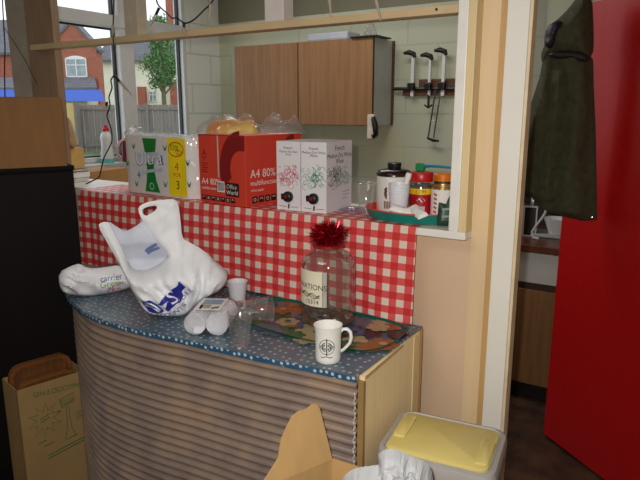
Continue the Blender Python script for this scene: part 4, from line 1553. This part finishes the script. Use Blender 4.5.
# black cabinet and cardboard box on it, by the left of the counter
bc = thing('black_cabinet', 'tall matt black cabinet standing left of the counter', 'cabinet', (-2.262, 1.600, 0), math.atan2(-.92, -.39))
M_bk = mat('matt black board', (20, 15, 16), .6, var=.12, scale=5, spec=.15)
MB().box(0, .66, -.26, -.02, 0, 1.352).build('carcass', M_bk, bc, bevel=.003)
MB().box(-.001, .664, -.265, .0, 1.352, 1.372).build('top_board', M_bk, bc, bevel=.003)
MB().box(.004, .656, -.02, -.002, .08, 1.346).build('front_panel', mat('black front board', (23, 17, 18), .6, var=.12, scale=5, spec=.15), bc, bevel=.002)
kb = thing('cardboard_box', 'plain brown cardboard box sitting on the black cabinet', 'box', (-2.243, 1.556, 1.3723), math.atan2(-.92, -.39))
M_kb = mat('plain brown cardboard', (146, 104, 62), .8, var=.07, scale=6, stretch=(5, 5, .8))
MB().box(0, .50, -.20, 0, 0, .276).build('carton', M_kb, kb, bevel=.003)
MB().box(.004, .25 - .001, -.196, -.004, .276, .2795).box(.25 + .001, .496, -.196, -.004, .276, .2795).build('lid_flap', M_kb, kb)

# ------------------------------------------------------------------ kitchen
CY = 3.55
M_cab = wood('cabinet wood', (156, 114, 76), (126, 90, 58), 'z', .45, .8)
M_grey = mat('grey melamine', (188, 188, 182), .45, var=.03)
wc = thing('wall_cabinet', 'two-door wooden wall cabinet on the kitchen back wall', 'cabinet', (0, 0, 0))
cx0, cx1, cz0, cz1 = -3.01, -1.862, 1.50, 2.056
MB().box(cx0, cx1, CY + .02, BY - .001, cz0, cz1).build('carcass', M_grey, wc)
mid = -2.443
for a, b in ((cx0, mid - .006), (mid + .006, cx1)):
    MB().box(a, b, CY, CY + .018, cz0 + .002, cz1).build('door', M_cab, wc, bevel=.002)
MB().box(cx1 + .0002, cx1 + .012, BY - .02, BY - .001, cz0, cz1).build('back_edge', mat('brown edging', (92, 60, 40), .5), wc)
MB().box(cx1 + .0001, cx1 + .003, CY - .001, CY + .02, cz0, cz1).build('front_edge', mat('dark brown edging', (70, 44, 30), .5), wc)
t = thing('plastic_tray', 'pale grey plastic tray lying on top of the wall cabinet', 'tray', (-2.19, 3.66, cz1 + .0005))
MB().box(-.19, .13, -.09, .09, 0, .052).build('tray_body', mat('pale grey tray', (176, 180, 190), .4), t, bevel=.012)
t = tag(MB().box(-.12, .075, -.11, .10, 0, .009).build('black_board', M_black, bevel=.002), 'thin black board overhanging the end of the wall cabinet', 'board')
t.location = (-1.90, 3.64, cz1 + .0004)
mb = MB()
puff(mb, [smooth_loop([(-.045, 0), (.045, 0), (.05, .03), (.03, .07), (.01, .088), (-.02, .072), (-.05, .03)], 1)], .006, lambda s, t, d: min(1, d / .02) ** .6 * (.03 + .02 * nz(s * 60, t * 60, 1)), lambda s, t, d: min(1, d / .02) * .03, lambda s, t, n: Vector((s, -n, t)))
t = tag(mb.build('film_ball', M_crinkle), 'scrunched clear film on the black board above the cabinet', 'film')
t.location = (-1.925, 3.63, cz1 + .0098)

# hanger at the cabinet corner
wf = thing('wall_hanger', 'small cream hanger with a curved black piece at the lower right corner of the wall cabinet', 'hook', (-1.862, CY - .0005, 1.49))
MB().box(-.026, .024, -.014, 0, -.075, .085).build('plate', mat('cream plastic', (206, 196, 178), .4), wf, bevel=.006)
MB().tube([(.012, -.014, .05), (.030, -.034, .06), (.046, -.040, .02), (.050, -.034, -.045), (.030, -.030, -.06), (.015, -.014, -.05)], [.010, .016, .020, .016, .010, .008], 9).build('black_piece', M_black, wf, smooth=True)  # curved black piece along the right of the plate

# rack with upright arms on the back wall
rk = thing('bottle_rack', 'wooden wall rack with three white upright arms and black caps', 'rack', (0, BY, 0))
MB().box(-1.775, -1.36, -.022, -.0005, 1.695, 1.745).box(-1.66, -1.40, -.020, -.0005, 1.745, 1.80).build('back_board', wood('rack wood', (110, 74, 48), (78, 50, 34), 'x', .5), rk)
MB().tube([(-1.845, -.035, 1.742), (-1.36, -.035, 1.735)], .011, 8).build('bar', M_black, rk)
M_arm = mat('white arm enamel', (222, 224, 226), .3, var=.02)
for x, zt, r_ in ((-1.694, 1.950, .011), (-1.574, 1.930, .008), (-1.480, 1.955, .011)):
    MB().box(x - r_, x + r_, -.056, -.036, 1.690, zt).build('arm', M_arm, rk, bevel=.003)
    MB().tube([(x + .018, -.056, zt - .012), (x + .010, -.060, zt + .010), (x - .025, -.066, zt + .022), (x - .060, -.066, zt + .018)], [.010, .016, .017, .009], 9).build('cap', M_black, rk, smooth=True)
    MB().box(x - .028, x + .016, -.074, -.030, 1.728, 1.778).build('clamp', M_black, rk, bevel=.006)
mb = MB().tube([(-1.575, -.05, 1.70), (-1.575, -.05, 1.62)], .008, 7).tube([(-1.602, -.05, 1.635), (-1.575, -.05, 1.615), (-1.548, -.05, 1.635)], .006, 6)
mb.build('hook', M_black, rk)
mb = MB().tube([(-1.528, -.05, 1.73), (-1.568, -.05, 1.42)], .006, 6).tube([(-1.492, -.05, 1.73), (-1.530, -.05, 1.42)], .005, 6)
mb.tube([(-1.522, -.05, 1.63), (-1.502, -.05, 1.63)], .004, 5).tube([(-1.55, -.05, 1.53), (-1.515, -.05, 1.53)], .004, 5)
mb.build('folded_arm', mat('dull steel', (120, 122, 122), .35, .8), rk)
MB().tube([(-1.575, -.05, 1.42), (-1.53, -.055, 1.405), (-1.49, -.055, 1.402)], [.006, .01, .006], 7).build('foot', M_black, rk)

# windowsill things
db = thing('washing_up_bottle', 'white washing-up liquid bottle with a red cap on the kitchen windowsill', 'bottle', (-3.345, 2.625, 1.2585))
db.scale = (1.2, 1.2, 1.06)
MB().lathe([(0, 0), (.038, 0), (.040, .004), (.040, .05), (.033, .10), (.034, .13), (.036, .155), (.030, .180), (.016, .195), (0, .195)], seg=24, sy=.8).build('bottle_body', mat('white bottle plastic', (216, 222, 218), .4), db, smooth=True)
MB().lathe([(0, .195), (.018, .195), (.018, .212), (.010, .218), (.008, .234), (0, .236)], seg=18).build('cap', mat('red cap', (200, 24, 30), .4), db, smooth=True)
MB().lathe([(.0402, .004), (.0408, .004), (.0408, .026), (.0402, .026)], seg=24, sy=.8).build('teal_band', mat('teal band', (90, 190, 180), .5), db)
mj = thing('maroon_jug', 'maroon plastic jug with a pale pink handle beside the washing-up bottle', 'jug', (-3.30, 2.76, 1.2585))
MB().lathe([(0, 0), (.04, 0), (.042, .10), (.036, .125), (.036, .14), (.03, .14), (0, .02)], seg=22).build('jug_body', mat('maroon plastic', (120, 34, 44), .4), mj, smooth=True)
MB().tube([(-.02, -.038, .03), (-.03, -.062, .05), (-.03, -.068, .09), (-.02, -.05, .13), (-.005, -.02, .155), (.0, .0, .14)], .010, 8).build('handle', mat('pale pink plastic', (206, 160, 158), .4), mj, smooth=True)
bc2 = thing('base_cabinet', 'low kitchen base cabinet under the window, mostly hidden by the hatch', 'cabinet', (0, 0, 0))
MB().box(BX + .001, -2.83, 1.95, 3.80, .1, .86).build('carcass', M_cab, bc2)
MB().box(BX + .06, -2.88, 1.95, 3.80, 0, .1).build('plinth', M_black, bc2)
MB().box(BX + .001, -2.80, 1.94, 3.82, .86, .90).build('worktop', mat('dark worktop', (96, 60, 40), .35), bc2, bevel=.004)
kb2 = thing('carton', 'brown cardboard carton on the kitchen worktop behind the sill', 'carton', (-3.12, 2.34, .9005), R(6))
MB().box(-.13, .13, -.18, .16, 0, .352).build('carton_body', M_card, kb2, bevel=.002)
MB().box(-.012, .012, -.18, .16, .352, .353).build('tape', mat('brown tape', (120, 86, 54), .3), kb2)
o = thing('dark_jar', 'dark glass jar with a pale lid behind the kitchen roll', 'jar', (-3.03, 2.62, .9005))
MB().lathe([(0, 0), (.05, 0), (.052, .30), (.04, .33), (0, .33)], seg=22).build('jar_body', mat('dark jar', (40, 44, 40), .2), o, smooth=True)
MB().lathe([(0, .33), (.055, .33), (.055, .352), (0, .352)], seg=22).build('lid', mat('pale lid', (190, 196, 206), .35), o, smooth=True)

# cabinet seen through the doorway
UX0, UX1, UY = -1.25, .36, 3.24
bu = thing('kitchen_unit', 'wooden kitchen base unit with a white drawer strip seen through the doorway', 'cabinet')
MB().box(UX0, UX1, UY + .02, BY - .001, .10, .862).build('carcass', M_cab, bu)
MB().box(UX0, UX1, UY + .05, BY - .001, 0, .10).build('plinth', M_black, bu)
M_cab2 = wood('base unit wood', (140, 98, 58), (112, 76, 44), 'z', .5)
for x in (UX0 + .003, -.445):
    MB().box(x, x + .80, UY, UY + .02, .115, .650).build('door', M_cab2, bu, bevel=.002)
    MB().box(x, x + .80, UY, UY + .02, .690, .855).build('drawer', M_grey, bu, bevel=.002)
MB().box(UX0, UX1, UY + .012, UY + .02, .652, .688).build('finger_rail', mat('dark rail', (60, 40, 28), .5), bu)
MB().box(UX0 - .01, UX1, UY - .02, BY - .001, .862, .900).build('worktop', mat('brown worktop', (92, 48, 30), .3, var=.15, scale=20), bu, bevel=.004)
struct(MB().box(UX0, UX1, BY - .012, BY - .0005, .9005, 1.19).build('trim_15', mat('dark splashback', (34, 30, 26), .5)))
rd = thing('radio', 'black box with a silver frame standing on the far worktop', 'radio', (-.800, 3.48, .9005), R(14))
MB().box(-.036, .036, -.03, .06, 0, .172).build('case', M_black, rd, bevel=.003)
mb = MB()
for q in ((-.038, -.030, 0, .174), (.030, .038, 0, .174), (-.03, .03, .166, .174), (-.03, .03, 0, .007)):
    mb.box(q[0], q[1], -.036, -.030, q[2], q[3])
mb.build('frame', mat('silver grey frame', (196, 198, 200), .4), rd)
MB().lathe([(0, .0), (.012, .0), (.012, .04), (.006, .055), (0, .056)], seg=14).build('silver_top', M_steel, rd, smooth=True).location = (.01, 0, .172)
t = thing('bottle', 'pale bottle with a teal cap behind the black box with the silver frame', 'bottle', (-.885, 3.56, .9005))
MB().lathe([(0, 0), (.042, 0), (.042, .15), (.024, .18), (0, .18)], seg=20).build('bottle_body', mat('pale bottle', (176, 180, 172), .4), t, smooth=True)
MB().lathe([(0, .18), (.024, .18), (.022, .225), (0, .228)], seg=16).build('cap', mat('teal cap', (20, 110, 110), .4), t, smooth=True)
t = tag(MB().lathe([(0, .003), (.045, .003), (.05, 0), (.075, .06), (.092, .105), (.088, .105), (.07, .06), (.045, .008), (0, .008)], seg=28).build('white_bowl', mat('white bowl china', (224, 224, 226), .25), smooth=True), 'white bowl on the far worktop half hidden by the coat', 'bowl')
t.location = (-.655, 3.50, .9215)
t.scale = (.8, .8, .85)
t = tag(MB().box(-.13, .12, -.07, .09, 0, .02).build('serving_board', mat('pale grey board', (170, 170, 172), .3), bevel=.006), 'grey tray under the white bowl on the far worktop', 'tray')
t.location = (-.655, 3.52, .9005)
ck = thing('kettle_lead', 'white plug and looped lead lying between the black box and bowl', 'lead', (-.742, 3.42, .9005))
MB().tube([(.06, 0, .24), (.05, 0, .19), (.03, -.01, .13), (.0, -.02, .08), (-.02, -.03, .04), (-.01, -.03, .008), (.02, -.04, .008)], .007, 7).build('flex', mat('grey flex', (196, 194, 186), .5), ck, smooth=True)
MB().obox((.035, 0, .215), (.05, .04, .035), R(20)).build('plug', M_paper, ck, bevel=.006)
MB().obox((.062, .02, .262), (.035, .03, .03), R(-20)).build('plug', M_paper, ck, bevel=.006)

# ---- coat over the door corner
q0 = Vector((-.512, 2.705, 1.0))
qv = Vector((q0.x, q0.y, 0)).normalized()
qs = Vector((qv.y, -qv.x, 0))
kc = .0046
cl_ = lambda px, py: ((px - 562) * kc - (215 - py) * kc * (px - 320) / 3015, (215 - py) * .00402 + .155)
cxf = lambda s, t, n: q0 + qs * s - qv * n + Vector((0, 0, t))
coat = thing('coat', 'dark olive hooded coat hanging over the corner of the red door', 'coat')
cb_ = [cl_(*q) for q in [(553, 48), (560, 44), (575, 42), (590, 44), (596, 55), (596, 80), (597, 120), (597, 160), (597, 195), (597, 217), (585, 219), (570, 216), (553, 211), (548, 202), (540, 197), (526, 196), (523, 180),
                         (526, 150), (531, 125), (537, 108), (543, 90), (549, 70)]]
mb = MB()


def coatf(s, t, d):
    e = min(1, d / .035) ** .6
    return e * (0.046 + .022 * math.sin(s * 42 + 2.5 * nz(s * 5, t * 3, 1)) + .012 * nz(s * 14, t * 5, 3)) + .008 * nz(s * 30, t * 16, 6) * e


puff(mb, [cb_], .008, coatf, lambda s, t, d: .022 * min(1, d / .03), cxf)
M_coat = mat('dark olive cotton', (62, 61, 40), .85, var=.2, scale=40, bump=.25)
mb.build('coat_body', M_coat, coat, smooth=True)
mb = MB()
sleeve = smooth_loop([cl_(*q) for q in [(560, 62), (574, 60), (578, 80), (574, 120), (566, 160), (561, 200), (548, 198), (546, 170), (550, 120), (554, 80)]], 1)
puff(mb, [sleeve], .008, lambda s, t, d: -.004 + .040 * min(1, d / .05) + .014 * nz(s * 12, t * 22, 9), lambda s, t, d: 0, lambda s, t, n: cxf(s, t, n + .038))
mb.build('sleeve', M_coat, coat, smooth=True)
mb = MB()
hood = smooth_loop([cl_(*q) for q in [(552, 60), (550, 48), (554, 38), (556, 22), (566, 14), (576, 4), (586, -10), (596, -8), (597, 30), (596, 52), (585, 56), (570, 50), (560, 48)]], 1)
puff(mb, [hood], .007, lambda s, t, d: .07 * min(1, d / .05) ** .6 + .014 * nz(s * 20, t * 20, 2), lambda s, t, d: .03 * min(1, d / .03), cxf)
mb.build('hood', M_coat, coat, smooth=True)
mb = MB()
puff(mb, [smooth_loop([cl_(*q) for q in [(553, 38), (556, 22), (566, 16), (572, 20), (566, 30), (562, 42), (557, 44)]], 1)], .005, lambda s, t, d: .03 * min(1, d / .02) ** .6 + .01 * nz(s * 40, t * 40, 5), lambda s, t, d: 0, lambda s, t, n: cxf(s, t, n + .045))
mb.build('hood_lining', mat('dark purple lining', (36, 28, 46), .5, var=.3, scale=60), coat, smooth=True)
mb = MB()
puff(mb, [smooth_loop([cl_(*q) for q in [(556, 50), (562, 46), (580, 46), (590, 50), (594, 56), (586, 58), (576, 54), (562, 54)]], 1)], .005, lambda s, t, d: .018 * min(1, d / .012) ** .6, lambda s, t, d: 0, lambda s, t, n: cxf(s, t, n + .055))
mb.build('collar', mat('collar cord', (28, 26, 22), .7), coat, smooth=True)
MB().lathe([(0, 0), (.006, 0), (.005, .003), (0, .004)], seg=12).build('press_stud', M_steel, coat).matrix_local = Matrix.Translation(cxf(*cl_(592, 213), .045)) @ Matrix.Rotation(R(90), 4, 'X')

# ------------------------------------------------------------------ fairy lights
M_cable = mat('dark green cable', (20, 26, 24), .5)
M_icicle = film('frosted clear icicle', (.9, .88, .84), .2, .2, body=.55, bodycol=(206, 190, 168))


def light_string(label, pts, lamps, y=1.632, r=.0028):
    t = thing('fairy_light_string', label, 'fairy lights', (0, 0, 0), 0, 'fairy lights on the hatch rail')
    P = [at(px, py, y) for px, py in pts]
    sp = spline3(P, 4)
    mb = MB()
    mb.tube(sp, r, 6)
    mb.build('cable', M_cable, t, smooth=True)
    for (ax, ay), (bx_, by_), hold in lamps:
        a, b = at(ax, ay, y - .005), at(bx_, by_, y - .005)
        d = b - a
        if hold:
            MB().tube([a, a + d * .35], .0052, 8).build('lamp_holder', M_cable, t, smooth=True)
        MB().tube([a + d * (.35 if hold else 0), a + d * .55, b], [.0056, .0060, .0016], 8).build('icicle_lamp', M_icicle, t, smooth=True)
    return t


def spline3(P, n):
    P = [P[0] * 2 - P[1]] + P + [P[-1] * 2 - P[-2]]
    out = []
    for i in range(1, len(P) - 2):
        a, b, c, d = P[i - 1:i + 3]
        for k in range(n):
            t = k / n
            out.append(.5 * ((2 * b) + (c - a) * t + (2 * a - 5 * b + 4 * c - d) * t * t + (3 * b - a - 3 * c + d) * t ** 3))
    return out + [P[-2]]


light_string('fairy light cable dangling past the rail in front of the left window', [(114, -16), (114, 0), (113.5, 16), (113, 30), (113.5, 45), (114.5, 60), (115, 73), (111, 80), (112, 88), (109, 97), (110, 106), (107, 116), (111, 128), (112, 140), (110, 146), (107, 152), (104, 158), (101, 170), (99, 177), (92, 181), (86, 184)],
             [((113, 25), (112.4, 36), False), ((114, 75), (132, 95), True), ((107, 102), (105.5, 112), True)])
light_string('swagged fairy light cable with three icicle lamps above the kitchen rolls', [(154, -14), (157, 2), (161, 8), (167, 13), (172, 18), (177, 18), (184, 23), (190, 22), (196, 18), (204, 10), (212, 2), (219, -14)],
             [((159, 8), (151, 26), True), ((184, 23), (184, 36), True), ((211, 4), (208, 24), False)])
t = thing('fairy_light_string', 'two loose icicle lamps hanging just above the rail over the wall cabinet', 'fairy lights', (0, 0, 0), 0, 'fairy lights on the hatch rail')
for a, b in (((328, -14), (331, 17)), ((372, -16), (381, 21))):
    A_, B_ = at(*a, 1.635), at(*b, 1.635)
    MB().tube([A_, A_.lerp(B_, .4), B_], [.0056, .006, .0018], 8).build('icicle_lamp', M_icicle, t, smooth=True)
MB().tube([at(219, -14, 1.64), at(290, -26, 1.64), at(328, -14, 1.64), at(350, -24, 1.64), at(372, -16, 1.64)], .0028, 6).build('cable', M_cable, t)
light_string('thin dark cable beside the far left window', [(2, -12), (3, 12), (4, 30), (5, 48), (4.5, 70), (5, 98)], [])
o = tag(MB().tube([at(3, 26, 1.66), at(14, 42, 1.62), at(25, 60, 1.62), at(37, 84, 1.655)], .0016, 5).build('thin_cord', mat('grey cord', (70, 64, 60), .6)), 'thin slanting cord across the pale stud at far left', 'cord')

# ------------------------------------------------------------------ outside
def yard(D, S, z=0):
    p = FH * D + RT * S
    return Vector((p.x, p.y, z))


YR = YAW
struct(MB().box(-70, 60, 6.2, 90, -.12, .0).build('ground', mat('mown grass', (96, 128, 62), .9, var=.3, scale=3))).rotation_euler = (0, 0, YR)
for ob in [bpy.data.objects['ground']]:
    ob['kind'] = 'structure'
M_fence = mat('weathered fence boards', (132, 122, 120), .8, var=.16, scale=2.5, stretch=(5, 5, .35))
fc_ = thing('garden_fence', 'weathered grey boarded garden fence outside the window', 'fence', yard(23, -12.5), YR)
M_gap = mat('dark fence gap', (60, 56, 54), .9)
for k in range(5):
    mb = MB()
    x0 = k * 3.02
    for i in range(15):
        if x0 + i * .2 > 12.6:
            break
        mb.box(x0 + i * .2 + .004, x0 + i * .2 + .188, -.012 + .01 * (i % 2), .012 + .01 * (i % 2), .02, 1.80 + .02 * nz(i, k, 0))
    mb.build('board_panel', M_fence, fc_)
    MB().box(x0 - .05, x0 + .05, -.11, -.02, 0, 1.86).build('post', M_fence, fc_)
mb = MB()
for z in (.25, 1.62):
    mb.box(0, 12.6, -.06, -.013, z, z + .09)
mb.build('rail', M_fence, fc_)
sh = thing('garden_shed', 'tan wooden shed side standing in front of the fence', 'shed', yard(22.2, -9.95), YR)
MB().box(0, 1.12, 0, .3, 0, 1.86).build('boarding', wood('tan boarding', (214, 186, 132), (190, 158, 104), 'z', .7), sh)
MB().box(1.06, 1.15, -.04, .32, 0, 1.88).build('corner_post', mat('grey post', (120, 112, 106), .8), sh)

# brick house
M_brick = brickish('red brickwork', (172, 92, 72), (156, 80, 64), (170, 130, 112), 4.0, .9, .3, .02, .8, .2)
M_slate = brickish('grey roof tiles', (112, 112, 120), (98, 98, 108), (80, 80, 88), 3.0, .8, .55, .03, .7, .4)
M_wfr = mat('white window frame', (236, 236, 236), .4)
M_wgl = mat('house window glass', (150, 166, 170), .1, var=.2, scale=3)
bh = thing('brick_house', 'red brick gabled house with grey roof and blue awning beyond the fence', 'house', yard(40, -15.7), YR)
MB().slab([(-1.8, 0), (1.42, 0), (1.42, 5.48), (.0, 7.1), (-1.8, 5.35)], (0, 0, 0), (1, 0, 0), (0, 0, 1), -1.0).build('gable_wall', M_brick, bh)
mb = MB()
mb.slab([(-1.95, 5.2), (0, 7.02), (1.6, 5.25), (1.6, 5.42), (0, 7.25), (-1.95, 5.4)], (0, -.08, 0), (1, 0, 0), (0, 0, 1), -1.1)
mb.build('gable_roof', M_slate, bh)
MB().box(-7, -1.8, 1.2, 5, 0, 5.25).build('main_wall', M_brick, bh)
mb = MB()
mb.add([(-7, .95, 5.15), (-1.0, .95, 5.15), (-1.0, 4, 7.6), (-7, 4, 7.6), (-7, .95, 5.30), (-1.0, .95, 5.30), (-1.0, 4, 7.75), (-7, 4, 7.75)], [(0, 1, 2, 3), (7, 6, 5, 4), (0, 4, 5, 1), (1, 5, 6, 2), (2, 6, 7, 3), (3, 7, 4, 0)])
mb.build('main_roof', M_slate, bh)


def house_window(x0, x1, z0, z1, y, par, nx=2, arch=0):
    f = MB()
    f.box(x0, x1, y - .06, y, z0, z0 + .07).box(x0, x1, y - .06, y, z1 - .07, z1).box(x0, x0 + .07, y - .06, y, z0, z1).box(x1 - .07, x1, y - .06, y, z0, z1)
    for i in range(1, nx):
        x = x0 + (x1 - x0) * i / nx
        f.box(x - .03, x + .03, y - .06, y, z0, z1)
    f.box(x0, x1, y - .06, y, z0 + (z1 - z0) * .62, z0 + (z1 - z0) * .62 + .06)
    if arch:
        k = 12
        pts = [(x0 + (x1 - x0) * i / k, z1 + arch * math.sin(PI * i / k)) for i in range(k + 1)]
        f.slab(pts, (0, y, 0), (1, 0, 0), (0, 0, 1), .06)
    w = f.build('window', M_wfr, par)
    MB().box(x0 + .05, x1 - .05, y - .028, y - .018, z0 + .05, z1 - .05).build('pane', M_wgl, w)


house_window(-.62, .74, 3.68, 4.85, -.005, bh, 2, .16)
house_window(-4.5, -3.7, 3.6, 5.0, 1.19, bh, 2)
mb = MB()
mb.add([(-7, -2.0, 2.85), (2.0, -2.0, 2.85), (1.2, -.02, 3.55), (-7, -.02, 3.55), (-7, -2.0, 2.97), (2.0, -2.0, 2.97), (1.2, -.02, 3.67), (-7, -.02, 3.67)], [(0, 3, 2, 1), (4, 5, 6, 7), (0, 1, 5, 4), (1, 2, 6, 5), (2, 3, 7, 6), (3, 0, 4, 7)])
mb.build('porch_roof', M_slate, bh)
MB().add([(-7, -2.35, 2.14), (2.55, -2.35, 2.14), (2.25, -2.0, 2.84), (-7, -2.0, 2.84), (-7, -2.33, 2.14), (2.53, -2.33, 2.14), (2.24, -1.98, 2.84), (-7, -1.98, 2.84)], [(0, 1, 2, 3), (7, 6, 5, 4), (0, 4, 5, 1), (1, 5, 6, 2), (2, 6, 7, 3), (3, 7, 4, 0)]).build('awning', mat('blue awning', (66, 104, 206), .5), bh)
MB().box(-7, 1.3, -1.9, 0, 0, 2.8).build('porch_wall', mat('porch render', (200, 190, 170), .8), bh)

# cream house
chh = thing('cream_house', 'cream rendered house with slate roof behind the garden tree', 'house', yard(56, -15.83, -.35), YR)
chh.scale = (1.217, 1.217, 1.217)
M_render = mat('cream render', (240, 234, 216), .8, var=.03, scale=1)
MB().box(-3.4, 6.5, 0, 6, 0, 5.15).build('rendered_wall', M_render, chh)
mb = MB()
mb.add([(-3.7, -.4, 5.05), (6.8, -.4, 5.05), (6.8, 3.2, 8.2), (-2.0, 3.2, 8.2), (-3.7, -.4, 5.22), (6.8, -.4, 5.22), (6.8, 3.2, 8.37), (-2.0, 3.2, 8.37)], [(0, 3, 2, 1), (4, 5, 6, 7), (0, 1, 5, 4), (1, 2, 6, 5), (2, 3, 7, 6), (3, 0, 4, 7)])
mb.build('roof', M_slate, chh)
house_window(.25, .85, 2.2, 3.0, -.005, chh, 2)
house_window(-1.6, -.9, 3.3, 4.4, -.005, chh, 2)
house_window(2.6, 3.5, 1.5, 3.3, -.005, chh, 2)
MB().box(-.45, .10, -.5, -.01, 0, 3.3).build('brick_pier', M_brick, chh)
MB().box(1.95, 2.45, -.5, -.01, 0, 3.6).build('brick_pier', M_brick, chh)
MB().box(1.2, 2.6, 2.6, 3.8, 7.2, 10.2).build('chimney', M_brick, chh)

# tree
tr_ = thing('garden_tree', 'small leafy green tree standing behind the fence', 'tree', yard(27, -6.85), YR)
mb = MB()
mb.tube([(0, 0, 0), (.02, 0, 1.2), (.0, .05, 2.2), (.05, 0, 3.0), (.0, 0, 3.9)], [.13, .11, .10, .07, .03], 9)
for a, l, z in ((.6, .9, 2.2), (2.4, .9, 2.3), (3.6, .8, 2.6), (5.2, .8, 2.5), (1.5, .7, 3.0)):
    mb.tube([(0, 0, z), (l * .5 * math.cos(a), l * .5 * math.sin(a), z + .5), (l * math.cos(a), l * math.sin(a), z + 1.1)], [.05, .035, .015], 6)
mb.build('trunk', mat('tree bark', (116, 104, 84), .9, bump=.4), tr_, smooth=True)
mb = MB()
rnd = random.Random(5)
blobs = []
for i in range(70):
    t_ = rnd.random()
    z = 2.75 + 2.55 * t_
    rad = .92 * math.sin(PI * min(1, .18 + t_ * .82)) ** .7
    a = rnd.uniform(0, 6.28)
    blobs.append(Vector((rad * math.cos(a) * rnd.uniform(.3, 1), rad * math.sin(a) * rnd.uniform(.3, 1), z)))
for bq in blobs:
    for i in range(95):
        p = bq + Vector((rnd.gauss(0, .15), rnd.gauss(0, .15), rnd.gauss(0, .15)))
        u = Vector((rnd.gauss(0, 1), rnd.gauss(0, 1), rnd.gauss(0, 1))).normalized()
        w = u.orthogonal().normalized()
        l = rnd.uniform(.04, .075)
        mb.add([p - u * l, p + w * l * .5, p + u * l, p - w * l * .5], [(0, 1, 2, 3)], rnd.randrange(3))
o = mb.build('foliage', [mat('leaf green', (84, 130, 66), .6), mat('leaf dark green', (58, 100, 50), .6), mat('leaf pale green', (110, 150, 84), .6)], tr_)
o['kind'] = 'stuff'

# ------------------------------------------------------------------ light
w = bpy.data.worlds.new('overcast sky')
SC.world = w
w.use_nodes = True
nt = w.node_tree
bg = nt.nodes['Background']
tc = N(nt, 'ShaderNodeTexCoord')
nzn = N(nt, 'ShaderNodeTexNoise', i_Scale=2.2, i_Detail=5)
nt.links.new(tc.outputs['Generated'], nzn.inputs['Vector'])
nt.links.new(ramp(nt, nzn.outputs['Fac'], [(.35, (.74, .80, .88)), (.7, (.93, .95, .97))]), bg.inputs['Color'])
bg.inputs['Strength'].default_value = 1.6

for i, (y0, y1) in enumerate(WIN):       # sampling portals in the window openings
    l = bpy.data.lights.new('window_portal', 'AREA')
    l.shape = 'RECTANGLE'
    l.size, l.size_y = WZ1 - WZ0, y1 - y0
    l.cycles.is_portal = True
    o = bpy.data.objects.new('window_portal', l)
    COL.objects.link(o)
    o.location = (BX - .12, (y0 + y1) / 2, (WZ0 + WZ1) / 2)
    o.rotation_euler = (0, R(-90), 0)

# the camera's own flash, just up and left of the lens
l = bpy.data.lights.new('camera_flash', 'SPOT')
l.energy = 74
l.color = (1.0, .955, .89)
l.spot_size = R(108)
l.spot_blend = .9
l.shadow_soft_size = .018
o = bpy.data.objects.new('camera_flash', l)
COL.objects.link(o)
o.location = CAM + RT * -.045 + UP * .045 + FW * .01
o.rotation_euler = (PI / 2 - PITCH, 0, YAW)

# added fill lights under both ceilings, without fittings, to lift the dark rooms
for nm, loc, sz, e in (('kitchen_fill_light', (-1.9, 2.75, 2.66), (1.4, .5), 15.5), ('bar_fill_light', (-1.0, -.3, 2.68), (1.2, 1.0), 11)):
    l = bpy.data.lights.new(nm, 'AREA')
    l.shape = 'RECTANGLE'
    l.size, l.size_y = sz
    l.energy = e
    l.color = (1, .97, .92)
    o = bpy.data.objects.new(nm, l)
    COL.objects.link(o)
    o.location = loc
